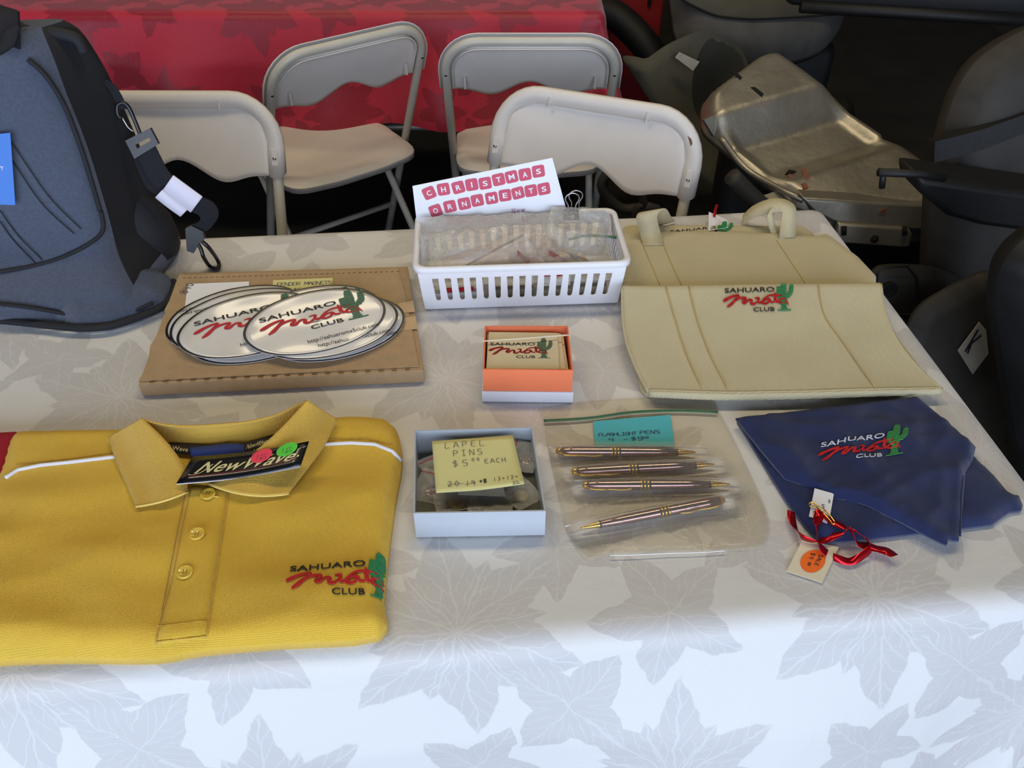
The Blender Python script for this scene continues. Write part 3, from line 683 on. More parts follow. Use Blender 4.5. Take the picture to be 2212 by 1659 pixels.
# red crate far behind, and dark clutter in front of it
rc_ = thing('red_crate', 'dark red painted crate standing beyond the end of the red table', 'crate', (.8, 3.5, 0))
p0, p1 = RY(1300, -40, 3.32), RY(1440, -40, 3.32)
xl, xr = p0.x, p1.x
MB().box(((xl + xr) / 2, 3.52, .42), (xr - xl, .4, .84)).build('crate_body', 'red_crate', rc_, bevel=.01)
for k in range(3): MB().box((xr - .06, 3.315, .35 + .17 * k), (.012, .012, .09)).build('slot', 'dark_slot', rc_)
hp = [RY(1285, 18, 3.22), RY(1338, 40, 3.18), RY(1400, 105, 3.1), RY(1430, 170, 3.05)]
tag(MB().tube(catmull(hp + [Vector((hp[-1].x + .05, 3.0, .055))], 5), .055, 12).build('air_duct', 'darker_part', None, True), 'dark bent duct leaning across the dark red crate', 'car part')
for k, (pp, rr) in enumerate([([(1345, 385), (1375, 400), (1390, 440), (1370, 480)], .010), ([(1330, 360), (1300, 400), (1340, 450), (1430, 470)], .014), ([(1580, 380), (1630, 430), (1690, 480), (1720, 520)], .018)]):
    P_ = [RY(x, y, (1.78, 1.9, 1.5)[k]) for x, y in pp]; P_.append(Vector((P_[-1].x + .03, P_[-1].y + .05, rr)))
    tag(MB().tube(catmull(P_, 5), rr, 10).build('hose', 'dark_part', None, True), ['thin dark hose bent under the angled chair', 'dark hose curling on the floor behind the binder clip', 'thick dark hose below the silver tank edge'][k], 'hose')

# long dark rail across the top right
rl = thing('bumper_beam', 'long black glossy bumper beam across the top right of the pile', 'car part', (1.9, 2.35, 0))
y_ = 2.28
a, b = RY(1712, 8, y_), RY(2400, 48, y_ - .12)
dirv = (b - a).normalized(); dn = Vector((0, -.35, -.93)); dn = (dn - dirv * dn.dot(dirv)).normalized(); dp = dirv.cross(dn)
def beam(off0, off1, d0, d1): return [a + dn * off0 + dp * d0, b + dn * off0 + dp * d0, b + dn * off1 + dp * d1, a + dn * off1 + dp * d1]
MB().box((a + b) / 2 + Vector((.0, .10, .03)), ((b - a).length, .2, .075), dirv.to_track_quat('X', 'Z').to_matrix()).build('beam', 'darker_part', rl, bevel=.02, smooth=True)
MB().tube([a + Vector((.02, -.01, -.005)), b + Vector((0, -.01, -.005))], .016, 10).build('lower_lip', 'darker_part', rl, True)
MB().tube([a + Vector((.05, -.012, .055)), b + Vector((0, -.012, .055))], .009, 10).build('upper_bead', 'dark_part', rl, True)
for q in (b + Vector((-.03, .12, 0)), b + Vector((-.12, .12, 0))):
    MB().box((q.x, q.y, (q.z - .02) / 2), (.05, .05, q.z - .02)).build('prop', 'darker_part', rl)

# domed dark part on the right
dm, dfr = slab('tank_cover', 'dark olive domed cover standing at the right edge of the pile', 'car part',
     [(1995, 370), (2010, 320), (2030, 240), (2050, 185), (2085, 130), (2140, 88), (2212, 52), (2330, 40), (2360, 400)], 1.35, 14, .10, .09, 'dark_part', drop=(1.75, 1.12))
bd = [on_slab(dfr, *p, .085) for p in [(2002, 300), (2100, 275), (2212, 235), (2330, 200)]]; be = [on_slab(dfr, *p, .085) for p in [(2000, 345), (2100, 318), (2212, 275), (2330, 240)]]
MB().grid([bd, be]).build('band', 'darker_part', dm, solid=.03)
fl = MB(); Pf = [RY(x, y, 1.33) for x, y in [(1985, 385), (2100, 400), (2212, 415), (2400, 440), (2400, 520), (2212, 502), (2120, 490), (2050, 470), (1990, 420)]]
fl.add(Pf + [p + Vector((0, .10, 0)) for p in Pf], [tuple(range(9))[::-1], tuple(range(9, 18))] + [(i, (i + 1) % 9, (i + 1) % 9 + 9, i + 9) for i in range(9)]); fl.build('flange', 'darker_part', dm, bevel=.012, smooth='auto')
hk = [RY(x, y, 1.32) for x, y in [(1898, 372), (1990, 376), (2040, 385)]]
MB().tube(hk, .008, 8).tube([RY(1908, 374, 1.32), RY(1905, 405, 1.32)], .006, 8).build('hook', 'darker_part', dm, True)
# trim with a hole, carpet-like panel with the K label, black upright slab
tr, tfr = slab('trim_panel', 'dark grey trim panel with a round hole beside the tote bags', 'car part', [(1880, 585), (1895, 572), (1930, 569), (2010, 572), (2090, 600), (2100, 800)], 1.28, 12, .03, .02, 'dark_part', drop=(1.12, .80))
MB().lathe([(0, .017), (.003, .017), (.003, .010), (.0005, .010), (.0005, .0)], on_slab(tfr, 1920, 626, .036), -tfr[3] * -1, 20).build('hole', 'dark_slot', tr, True)
MB().tube([on_slab(tfr, *p, .032) for p in [(1893, 610), (1896, 590), (1905, 578), (1960, 576), (1980, 600), (1980, 660), (1972, 680), (1930, 678)]], .0025, 6).build('stamped_line', 'darker_part', tr, True)
kp, kfr = slab('carpet_panel', 'dark brown panel carrying a pale K label beside the bandana', 'car part', [(1975, 660), (2060, 610), (2140, 575), (2170, 700), (2180, 1000)], 1.12, 14, .03, .02, 'dark_part', drop=(1.05, .80))
q = [on_slab(kfr, *p, .035) for p in [(2115, 695), (2129, 712), (2134, 763), (2100, 808), (2068, 757)]]
lb = MB().add(q, [(0, 1, 2, 3, 4)]).build('label', 'label_grey', kp, solid=.002)
km = MB()
for st in ([(2113, 712), (2085, 760)], [(2120, 724), (2098, 742)], [(2098, 742), (2090, 764)]):
    A_, B_ = (on_slab(kfr, *p, .0375) for p in st); d = (B_ - A_).normalized(); s_ = d.cross(kfr[3]).normalized() * .0022; km.add([A_ - s_, A_ + s_, B_ + s_, B_ - s_], [(0, 1, 2, 3)])
km.build('letter', 'ink', lb)
sl, _ = slab('seat_shell', 'black upright shell at the right edge beside the table corner', 'car part', [(2128, 640), (2140, 560), (2165, 520), (2230, 470), (2420, 460), (2420, 900)], .93, 8, .09, .06, 'darker_part', drop=(1.40, RY(2165, 1370, .93).x))
#PART3
# ================================================================== things on the white table
ZT = T + .0015
flat = lambda z: (lambda x, y: z)

# ------------------------------------------------------------------ yellow polo shirt
SZ = .030
s_px = [(-130, 1428), (0, 1421), (150, 1417), (330, 1418), (430, 1401), (600, 1386), (818, 1368), (828, 1290), (838, 1190), (853, 1080), (868, 990), (858, 932), (835, 912), (780, 906), (725, 909), (600, 925), (420, 930), (250, 935), (120, 938), (35, 945), (8, 1010), (-25, 1100), (-80, 1260)]
shirt = thing('polo_shirt', 'folded bright yellow polo shirt with embroidered emblem and black hang tag', 'shirt', PT(420, 1180, ZT))
s_ol = [p.to_2d() for p in catmull([Vector((*PT(a, b, T + .016).to_2d(), 0)) for a, b in s_px], 3, True)]
def wr(x, y): return .0075 * N3(x * 6, y * 15, 1) + .003 * N3(x * 13 + y * 9, y * 24, 4) + .004 * N3(x * 3, y * 5, 9) + .006 * (.4 - abs(N3(x * 4.5 + y * 3, y * 11 - x * 2, 17)))
sm = pillow(s_ol, SZ, .020, ZT, .006, wr, .42); sm.build('shirt_body', 'yellow', shirt, True); SS = Surf(sm)
def sz(x, y): return SS.z(x, y, ZT)
def SP(px, py, up=0):
    p = SS.px(px, py); return (p + Vector((0, 0, up))) if p else PT(px, py, T + .02)
def strip(pl, pr, up, n=24, nx=4):
    L_ = resample([Vector((a, b)) for a, b in pl], 8, False); R_ = resample([Vector((a, b)) for a, b in pr], 8, False)
    def at(P, t):
        i = t * (len(P) - 1); k = min(int(i), len(P) - 2); return P[k].lerp(P[k + 1], i - k)
    return MB().grid([[SP(*at(L_, j / n).lerp(at(R_, j / n), i / nx), up) for i in range(nx + 1)] for j in range(n + 1)])
strip([(402, 1050), (385, 1140), (362, 1260), (336, 1396)], [(497, 1055), (485, 1140), (468, 1250), (447, 1382)], .0016).build('placket', 'yellow', shirt, True, solid=.0022, soff=1)
def seam(pts, r, m, name, up=.0026, par=None): return MB().tube([SP(a, b, up) for a, b in [tuple(p) for p in resample([Vector(q) for q in pts], 10, False)]], r, 6).build(name, m, par or shirt, True)
for q in ([(402, 1060), (385, 1140), (362, 1260), (337, 1392)], [(493, 1062), (481, 1140), (464, 1250), (447, 1380)], [(411, 1062), (394, 1140), (371, 1260), (345, 1350)], [(340, 1356), (448, 1343)], [(338, 1389), (446, 1377)]):
    seam(q, .00045, 'yellow_rib', 'stitch_line', .0022)
seam([(12, 1034), (40, 1016), (90, 1006), (150, 1000), (250, 988)], .0024, 'piping', 'shoulder_piping', .001)
seam([(698, 961), (760, 958), (810, 961), (848, 976), (866, 996)], .0024, 'piping', 'shoulder_piping', .001)
seam([(35, 1004), (150, 992), (247, 978)], .0004, 'yellow_rib', 'stitch_line', .0006); seam([(704, 949), (790, 948), (850, 962)], .0004, 'yellow_rib', 'stitch_line', .0006)
for (bx, by) in ((451, 1071), (427, 1157), (401, 1240)):
    p = SP(bx, by, .002); b = MB().lathe([(0, .0078), (.0018, .0085), (.0026, .0080), (.0026, .0066), (.0018, .0056), (.0018, 0)], p, (0, 0, 1), 24).build('button', 'button', shirt, True)
    h = MB()
    for k in range(4): a = math.pi / 4 + k * math.pi / 2; h.lathe([(0, .0009), (.0003, .0009), (.0003, 0)], p + Vector((.0021 * math.cos(a), .0021 * math.sin(a), .0018)), (0, 0, 1), 8)
    h.build('button_holes', 'button_hole', b)
seam([(462, 1076), (474, 1078)], .0007, 'yellow_light', 'buttonhole_stitch', .003)
# collar
def leaf(A, C, B, zA, zB, name, m='yellow_rib', n=14):
    rows = []
    cA, cC, cB = (catmull([Vector((*p, 0)) for p in Q], n) for Q in (A, C, B))
    zz = catmull([Vector((z, y, 0)) for z, y in zip(zA, zB)], n)
    for a, c, b, q in zip(cA, cC, cB, zz):
        row = []
        for i in range(11):
            t = i / 10; p = a * (1 - t) * (1 - t) * 1.0 + c * 2 * t * (1 - t) + b * t * t
            z = q.x * (1 - t) ** 1.3 + q.y * (1 - (1 - t) ** 1.3)
            row.append(PT(p.x, p.y, T + z + .004 * math.sin(math.pi * min(1, t * 1.4))))
        rows.append(row)
    return MB().grid(rows).build(name, m, shirt, True, solid=.0022), rows
def mid(A, B, b=0): return [((a[0] + c[0]) / 2, (a[1] + c[1]) / 2 + b * (i == len(A) - 1)) for i, (a, c) in enumerate(zip(A, B))]
A = [(307, 903), (356, 950), (398, 1008), (406, 1062)]; B = [(234, 944), (246, 985), (268, 1038), (293, 1094)]
cl, rl1 = leaf(A, mid(A, B, 10), B, (.070, .062, .050, .038), (.040, .038, .037, .036), 'collar_leaf')
A2 = [(663, 864), (592, 940), (520, 1000), (452, 1046)]; B2 = [(728, 908), (702, 962), (664, 1014), (624, 1066)]
cr, rl2 = leaf(A2, mid(A2, B2, 26), B2, (.080, .064, .050, .038), (.040, .038, .037, .036), 'collar_leaf')
for rr, par in ((rl1, cl), (rl2, cr)): MB().tube([p + Vector((0, 0, -.0004)) for p in rr[-1]], .0013, 6).build('collar_edge', 'yellow_light', par, True)
# back of the collar and neck opening
top = [(307, 903), (345, 913), (400, 918), (470, 915), (540, 908), (600, 893), (640, 874), (663, 864)]; bot = [(352, 957), (385, 961), (420, 963), (470, 962), (520, 956), (560, 950), (595, 942), (612, 930)]
tp = catmull([PT(a, b, T + .070 - .012 * math.sin(math.pi * i / 7) + .008 * i / 7) for i, (a, b) in enumerate(top)], 5); bt = catmull([PT(a, b, T + .036) for a, b in bot], 5)
MB().grid([[a.lerp(b, t) + Vector((0, .006 * math.sin(math.pi * t), 0)) for a, b in zip(tp, bt)] for t in np.linspace(0, 1, 8)]).build('collar_stand', 'yellow_rib', shirt, True, solid=.0022)
def band(pa, pb, za, zb, m, name, par, solid=.0012):
    a = catmull([PT(*p, z) for p, z in zip(pa, za)], 4); b = catmull([PT(*p, z) for p, z in zip(pb, zb)], 4)
    return MB().grid([a, b]).build(name, m, par, True, solid=solid), a, b
nt_, a, b = band([(366, 957), (420, 960), (480, 963), (530, 957), (590, 940)], [(376, 979), (420, 984), (480, 988), (530, 982), (568, 972)], [T + .040] * 5, [T + .0385] * 5, 'tape_black', 'neck_tape', shirt)
tf = quad_fn(PT(376, 977, T + .040), PT(412, 982, T + .040), PT(408, 964, T + .0415), PT(370, 960, T + .0415)); m_ = MB(); put_text(m_, 'Wave', (.05, .25, .9, .8), tf, 0, .4)
tf = quad_fn(PT(530, 975, T + .040), PT(572, 962, T + .040), PT(586, 945, T + .0415), PT(532, 960, T + .0415)); put_text(m_, 'NewWave', (.02, .2, .95, .9), tf, 0, .4)
tf = quad_fn(PT(546, 979, T + .041), PT(566, 975, T + .041), PT(566, 967, T + .0415), PT(547, 971, T + .0415)); put_text(m_, 'L/G', (.1, .1, .9, .9), tf)
m_.build('tape_lettering', 'gold_print', nt_)
band([(410, 969), (450, 965), (490, 960), (528, 962)], [(413, 986), (450, 986), (490, 983), (530, 980)], [T + .0425] * 4, [T + .041] * 4, 'blue_label', 'neck_label', shirt, .002)
# black hang tag
ht = lambda u, v, l=0: (lambda P: P + Vector((0, 0, l + .004 * math.sin(math.pi * u) * -1)))(quad_fn(PT(381, 1044, T + .050), PT(648, 1008, T + .062), PT(667, 953, T + .072), PT(416, 986, T + .050), lift=0)(u, v))
tg = panel_from(ht, 12, 4).build('hang_tag', 'black_tag', shirt, True, solid=.0012)
MB().grid([[ht(i / 12, 0, -.0009) for i in range(13)], [ht(i / 12, .035, -.0006) + Vector((0, -.0012, -.0004)) for i in range(13)]]).build('tag_edge', 'paper', tg, solid=.0008)
m_ = MB(); put_text(m_, 'NewWave', (.10, .30, .93, .72), lambda u, v: ht(u, v, .0008), .012, .5)
stroke(m_, [(.06, .30), (.09, .26), (.16, .34), (.22, .62)], .012, lambda u, v: ht(u, v, .0008), 4, False); disc(m_, lambda u, v: ht(u, v, .0008), (.95, .45), .010, .04, 12); m_.build('tag_lettering', 'gold_print', tg)
m_ = MB(); stroke(m_, [(.06, .23), (.5, .24), (.95, .36)], .02, lambda u, v: ht(u, v, .0008), 6, False); m_.build('tag_underline', 'red_thread', tg)
hf = lambda u, v: ht(u, v, .0012)
for c_, mm in (((.62, .72), 'dot_red'), ((.83, .80), 'dot_green')):
    m_ = MB(); disc(m_, hf, c_, .088, .27); d_ = m_.build('price_dot', mm, tg, solid=.0003, soff=1)
    m_ = MB(); hand(m_, 'LG', c_[0] - .04, c_[1] - .02, .08, lambda u, v: ht(u, v, .0018), .004, .35); hand(m_, '40', c_[0] - .035, c_[1] - .16, .09, lambda u, v: ht(u, v, .0018), .004, .35); m_.build('dot_writing', 'ink', tg)
lf = frame_fn((616, 1296), (835, 1284), (621, 1223), 10.4, 3.95, sz, .0012, T + .031)
logo(shirt, lf, 'th_black', 'th_red', 'th_green', False, .004, clip=lambda p: p.z > ZT + .0135, solid=.0008)
# red shirt at the left edge
rp = [(-140, 1150), (-60, 1110), (0, 1052), (12, 1030), (40, 965), (63, 932), (50, 928), (0, 930), (-140, 935)]
tag(pillow([p.to_2d() for p in catmull([Vector((*PT(a, b, T + .016).to_2d(), 0)) for a, b in rp], 3, True)], .022, .02, ZT, .01, lambda x, y: .002 * N3(x * 20, y * 20), .4).build('red_shirt', 'red_shirt', None, True), 'folded dark red shirt cut off by the left edge beside the yellow shirt', 'shirt')

# ------------------------------------------------------------------ cardboard mailer with oval magnets
CB = [PT(298, 831, T + .022), PT(916, 801, T + .022), PT(881, 575, T + .022), PT(386, 590, T + .022)]
cbx = thing('cardboard_box', 'flat brown cardboard mailer under the pile of oval magnets', 'box', PT(610, 720, ZT))
z0 = lambda p: Vector((p.x, p.y, ZT))
v = [z0(p) for p in CB] + CB
MB().add(v, [(3, 2, 1, 0), (4, 5, 6, 7), (0, 1, 5, 4), (1, 2, 6, 5), (2, 3, 7, 6), (3, 0, 4, 7)]).build('box_body', 'cardboard', cbx, bevel=.002)
cf = quad_fn(*CB)
def cl_(u, v, up=0): return cf(u, v, up)
# upper flap: torn left edge, perforated folds
tl = [(.0, .02), (.012, .15), (-.004, .3), (.01, .42), (.03, .52), (.0, .62), (.012, .8), (.008, .97)]
fl = [cl_(a, b, .0006) for a, b in tl] + [cl_(.955, .97, .0006), cl_(.97, .72, .0006), cl_(.985, .03, .0006)]
MB().add(fl + [p + Vector((0, 0, .0016)) for p in fl], [tuple(range(11)), tuple(range(21, 10, -1))] + [(i, (i + 1) % 11, (i + 1) % 11 + 11, i + 11) for i in range(11)]).build('lid_flap', 'cardboard', cbx)
dsh = MB()
for k in range(20): u = .04 + k * .047; p, q_ = cl_(u, .004, .0026), cl_(u + .018, .004, .0026); dsh.box((p + q_) / 2, ((q_ - p).length, .0016, .0012))
for k in range(40): u = .03 + k * .0235; p, q_ = cl_(u, .93, .0026), cl_(u + .012, .93, .0026); dsh.box((p + q_) / 2, ((q_ - p).length, .0008, .0004))
dsh.build('perforation', 'cardboard_dark', cbx)
dsh = MB()
for k in range(34): u = .03 + k * .027; p, q_ = cl_(u, .11, .0026), cl_(u + .013, .105, .0026); dsh.box((p + q_) / 2, ((q_ - p).length, .0007, .0003))
dsh.build('crease_line', 'label_grey', cbx)
for (u0, v0, u1, v1) in ((.93, .34, 1.0, .47), (.93, .50, 1.0, .62), (.015, .42, .085, .56)):
    P = [cl_(u0, v0, .003), cl_(u1, v0 + .01, .003), cl_(u1, v1, .003), cl_(u0 + .01, v1 - .02, .003)]; MB().add(P, [(0, 1, 2, 3)]).build('tape_piece', 'tape', cbx, solid=.0006)
nf = quad_fn(PT(398, 672, T + .026), PT(538, 668, T + .026), PT(538, 608, T + .026), PT(406, 613, T + .026))
lb = tag(MB().add([nf(*c, 0) for c in [(0, 0), (1, 0), (1, 1), (.03, 1), (0, .93)]], [(0, 1, 2, 3, 4)]).build('paper_label', 'paper', None, solid=.0004), 'white paper label on the mailer under the left ovals', 'label')
m_ = MB(); hand(m_, '840', 0, 0, .012, lambda u, v: PT(403, 634, T + .0268) + Vector((u * .25 - v * .97, u * .97 + v * .25, 0)) * 1.0, .0012); m_.build('writing', 'ink_blue', lb)
nf2 = quad_fn(PT(584, 660, T + .026), PT(716, 655, T + .026), PT(719, 600, T + .027), PT(590, 605, T + .027))
lb = tag(MB().add([nf2(*c, 0) for c in [(0, 0), (1, 0), (1, 1), (0, 1)]], [(0, 1, 2, 3)]).build('sticky_note', 'note_yellow', None, solid=.0004), 'pale yellow sticky note on the mailer behind the right ovals', 'note')
m_ = MB(); hand(m_, 'FENDER MAGNETS', .07, .74, .13, lambda u, v: nf2(u, v, .0006), .010, .48); hand(m_, '4 - $5', .08, .5, .13, lambda u, v: nf2(u, v, .0006), .010, .5); m_.build('writing', 'ink_blue', lb)

OA, OB = .099, .071
def oval(cpx, ang, z, flip, label, tilt=0, bend=0):
    c = PT(*cpx, z); ca, sa = math.cos(math.radians(ang)), math.sin(math.radians(ang))
    rnd = random.Random(label)
    ph = rnd.uniform(0, 6)
    def fn(u, v, l=0):
        zz = z + tilt * v + bend * (abs(u / OA) ** 2) + .0006 * math.sin(u * 55 + ph) * math.cos(v * 48 + ph) + .0004 * math.sin(v * 80 + ph * 2)
        return Vector((c.x + u * ca - v * sa, c.y + u * sa + v * ca, zz + l))
    t = thing('oval_magnet', label, 'magnet', c, 'oval club magnets on the cardboard mailer')
    n = 56; rows = [[fn(OA * r * math.cos(2 * math.pi * j / n), OB * r * math.sin(2 * math.pi * j / n)) for j in range(n)] for r in (.02, .1, .2, .3, .4, .5, .6, .7, .8, .9, 1)]
    MB().grid(rows[::-1], True).add(rows[0], [tuple(range(n))]).build('magnet_sheet', 'sticker', t, True, solid=.0008)
    MB().grid([[fn(OA * r * math.cos(2 * math.pi * j / 72), OB * r * math.sin(2 * math.pi * j / 72), .0003) for j in range(72)] for r in (.965, 1.0)], True).build('outline', 'outline', t)
    sg = -1 if flip else 1
    k = .0136
    lf = lambda u, v: fn(sg * ((u - 5.6) * k), sg * ((v - 1.45) * k), .0008)
    logo(t, lf, 'ink', 'red_print', 'green_print', True, .012)
    m_ = MB(); put_text(m_, 'http://sahuaromx5club.com', (4.0, -2.15, 11.3, -1.4), lf); m_.build('web_address', 'ink', t)
    return t
zc = T + .0258
oval((513, 683), 20, zc, True, 'lowest oval club magnet at the left end of the pile', .02)
oval((560, 711), 17, zc + .0018, False, 'oval club magnet low in the middle of the pile, mostly covered', .01)
oval((724, 707), 17, zc + .0038, False, 'oval club magnet reaching farthest right under the others')
oval((524, 689), 19, zc + .0058, True, 'upside-down oval club magnet with green stripes showing at left', .015)
oval((674, 682), 17, zc + .0078, False, 'oval club magnet peeking out behind the topmost right one', .01)
oval((541, 699), 19, zc + .0098, False, 'second fully lettered oval club magnet, left of the topmost one', .01)
oval((708, 702), 16, zc + .0120, False, 'oval club magnet directly under the topmost one, web address end showing')
oval((682, 692), 19, zc + .0144, False, 'topmost oval club magnet with the whole emblem showing', .02)

# ------------------------------------------------------------------ white slotted basket
bc = Vector((.111, 1.078, ZT)); brz = math.radians(-1.9); Rb = Matrix.Rotation(brz, 3, 'Z')
BH, W1, D1, W0, D0 = .077, .157, .080, .144, .067
bk = thing('plastic_basket', 'white plastic basket with slotted sides holding ornaments and a sign', 'basket', bc)
def wallp(side, s, t):
    """side 0 front, 1 right, 2 back, 3 left; s -1..1 along, t 0..1 up"""
    wv, dv = W0 + (W1 - .006 - W0) * t, D0 + (D1 - .006 - D0) * t
    p = [(s * wv, -dv), (wv, s * dv), (-s * wv, dv), (-wv, -s * dv)][side]
    return bc + Rb @ Vector((p[0], p[1], .001 + t * BH))
def wall(side, n, mg, tt, tb):
    mb = MB(); cs = [-1 + mg + (2 - 2 * mg) * (i + .5) / n for i in range(n)]; hw = (2 - 2 * mg) / n / 2
    for i, c in enumerate(cs):
        a, b = c - hw, c + hw; s1, s0 = hw * .52, hw * .40
        P = lambda s, t: wallp(side, s, t)
        L_ = [P(c - s1, tt), P(c - s0, tb + .05), P(c - s0 * .7, tb + .015), P(c, tb)]; R_ = [P(c + s1, tt), P(c + s0, tb + .05), P(c + s0 * .7, tb + .015), P(c, tb)]
        La = [P(a, tt), P(a, tb + .05), P(a, tb + .015), P(a, tb)]; Ra = [P(b, tt), P(b, tb + .05), P(b, tb + .015), P(b, tb)]
        mb.grid([La, L_]); mb.grid([R_, Ra])
        mb.add([P(a, tt), P(c - s1, tt), P(c + s1, tt), P(b, tt), P(b, 1), P(a, 1)], [(0, 1, 2, 3, 4, 5)])
        mb.add([P(a, 0), P(b, 0), P(b, tb), P(c, tb), P(a, tb)], [(0, 1, 2, 3, 4)])
    for a, b in ((-1, -1 + mg), (1 - mg, 1)): mb.add([wallp(side, a, 0), wallp(side, b, 0), wallp(side, b, 1), wallp(side, a, 1)], [(0, 1, 2, 3)])
    return mb
for sd, n_, mg in ((0, 15, .09), (1, 9, .12), (2, 15, .09), (3, 9, .12)): wall(sd, n_, mg, .74, .20).build('slotted_wall', 'white_plastic', bk, solid=.0022, soff=0)
MB().add([wallp(0, -1, 0), wallp(0, 1, 0), wallp(2, -1, 0), wallp(2, 1, 0)], [(0, 1, 2, 3)]).build('basket_floor', 'white_plastic', bk, solid=.002, soff=1)
rim = round_poly([Vector((-W1, -D1)), Vector((W1, -D1)), Vector((W1, D1)), Vector((-W1, D1))], .018, 6)
rows = []
for (i_, h_) in ((.0075, -.004), (.0065, .0), (.0045, .0012), (.0015, .0006), (0, -.001), (.0003, -.0065), (.002, -.0075)):
    rows.append([bc + Rb @ Vector((p.x * (1 - i_ / W1), p.y * (1 - i_ / D1), .001 + BH + h_)) for p in rim])
MB().grid(rows, True).build('rim', 'white_plastic', bk, True, solid=.001)

# sign leaning inside the basket's back
SY = 1.138
sg_c = [RY(905, 520, SY - .004), RY(1226, 462, SY - .004), RY(1193, 341, SY + .006), RY(891, 402, SY + .006)]
down = (sg_c[0] - sg_c[3]).normalized() * .02
sgn = thing('sign_card', 'white sign card reading christmas ornaments standing in the basket', 'sign', (sg_c[0] + sg_c[1]) / 2)
nrm = (sg_c[1] - sg_c[0]).cross(sg_c[3] - sg_c[0]).normalized()
sf = quad_fn(*sg_c, n=nrm, lift=.0006)
panel_from(sf).build('card', 'paper', sgn, solid=.0008)
def pix_on_sign(x, y): return RP(x, y, sg_c[3] + nrm * .0006, nrm)
sd_ = (sg_c[2] - sg_c[3]).normalized(); su_ = nrm.cross(sd_)
row1 = [('C', 927, 417), ('H', 958, 409), ('R', 990, 405), ('I', 1019, 399), ('S', 1048, 396), ('T', 1077, 388), ('M', 1105, 382), ('A', 1134, 377), ('S', 1163, 370)]
row2 = [('O', 941, 455), ('R', 972, 446), ('N', 1003, 440), ('A', 1031, 433), ('M', 1062, 428), ('E', 1091, 422), ('N', 1119, 417), ('T', 1147, 412), ('S', 1175, 408)]
for i, (ch, x, y) in enumerate(row1 + row2):
    a = math.radians(random.Random(i).uniform(-4, 4)) + (math.radians(8) if ch in 'CO' else 0); c_ = pix_on_sign(x, y); dx_ = sd_ * math.cos(a) + su_ * math.sin(a); dy_ = su_ * math.cos(a) - sd_ * math.sin(a)
    fnl = lambda u, v, l=0, c_=c_, dx_=dx_, dy_=dy_: c_ + dx_ * u + dy_ * v + nrm * l
    ol = round_poly([Vector(q) for q in ((-.0094, -.0094), (.0094, -.0094), (.0094, .0094), (-.0094, .0094))], .004, 4)
    t_ = MB().add([fnl(p.x, p.y, .0002) for p in ol], [tuple(range(len(ol)))]).build('letter_tile', 'pink_tile', sgn)
    m_ = MB(); w_ = {'I': .0010, 'M': .0044}.get(ch, .0036); put_text(m_, ch, (-w_, -.0042, w_, .0042), lambda u, v, f=fnl: f(u, v, .0006), .02); m_.build('letter', 'paper', t_)
m_ = MB(); hb = pix_on_sign(1107, 462); fh = lambda u, v: hb + sd_ * u + su_ * v + nrm * .0004
hand(m_, 'Now', 0, 0, .0085, fh, .0007, .9); hand(m_, '$1.', .012, -.017, .009, fh, .0007, .7); hand(m_, '00', .028, -.012, .005, fh, .0007, .7); stroke(m_, [(.027, -.0135), (.037, -.0125)], .0006, fh, 1, False); m_.build('writing', 'ink_purple', sgn)

# binder clip clamped on the plastic in the basket corner
bcl = thing('binder_clip', 'small black binder clip with silver wire handles beside the sign', 'clip', RY(1232, 478, 1.135))
cb_ = RY(1234, 456, 1.130)
MB().prism([(-.013, -.002), (.013, -.002), (.011, .013), (-.011, .013)], cb_ + Vector((0, .006, -.012)), (1, 0, 0), (0, 0, 1), (0, -1, 0), .010).build('clip_body', 'black_plastic', bcl)
for dy in (0, .008):
    q = [(-.006, 0), (-.005, .010), (-.009, .018), (-.0075, .024), (0, .027), (.0075, .024), (.009, .018), (.005, .010), (.006, 0)]
    MB().tube(catmull([cb_ + Vector((a * 1.15 + dy * .8, -.004 + dy, b * 1.25 - .001)) for a, b in q], 4), .0010, 6).build('wire_handle', 'steel', bcl, True)

# plastic bags and ornaments in the basket
def crumple(rows_px, ydepth, amp, sc, seed, name, m, label, cat='plastic bag', n=26, parent=None, group=None):
    """crumpled film spanned by four photo corners with their depths"""
    (a, b, c, d) = rows_px; ya, yb, yc, yd = ydepth; P = [RY(*p, y) for p, y in zip((a, b, c, d), (ya, yb, yc, yd))]
    rows = []
    for j in range(n + 1):
        row = []
        for i in range(n + 1):
            u, v = i / n, j / n; p = (P[0] * (1 - u) + P[1] * u) * (1 - v) + (P[3] * (1 - u) + P[2] * u) * v
            k = N3(p.x * sc, p.y * sc, seed) + .6 * abs(N3(p.x * sc * 2.3 + 9, p.z * sc * 2.3, seed)) + .5 * N3(p.z * sc * 3, p.x * sc * 3, seed + 4)
            bulge = math.sin(math.pi * u) * math.sin(math.pi * v)
            row.append(p + Vector((.3 * amp * N3(p.y * sc, p.z * sc, seed + 8), -amp * k * .8 - .012 * bulge, amp * k + .010 * bulge)))
        rows.append(row)
    o = MB().grid(rows).build(name, m, parent, True)
    if label: tag(o, label, cat, group)
    return o
bg_ = 'clear plastic bags in the basket'
def lift_in(o): return o
crumple([(902, 585), (1215, 572), (1205, 458), (905, 470)], (1.03, 1.03, 1.125, 1.125), .007, 30, 2, 'plastic_bag', 'film_milky', 'crumpled clear plastic bag covering the foot of the sign', group=bg_)
zb_ = crumple([(1150, 575), (1330, 565), (1316, 452), (1192, 446)], (1.04, 1.04, 1.13, 1.13), .008, 34, 5, 'zip_bag', 'film_milky', 'clear zip bag bulging out of the basket beside the binder clip', group=bg_)
MB().tube(catmull([RY(x, y, 1.085) + Vector((0, -.004, 0)) for x, y in [(1228, 514), (1270, 506), (1331, 510)]], 4), .0022, 6).build('zip_strip', 'zip_green', zb_, True)
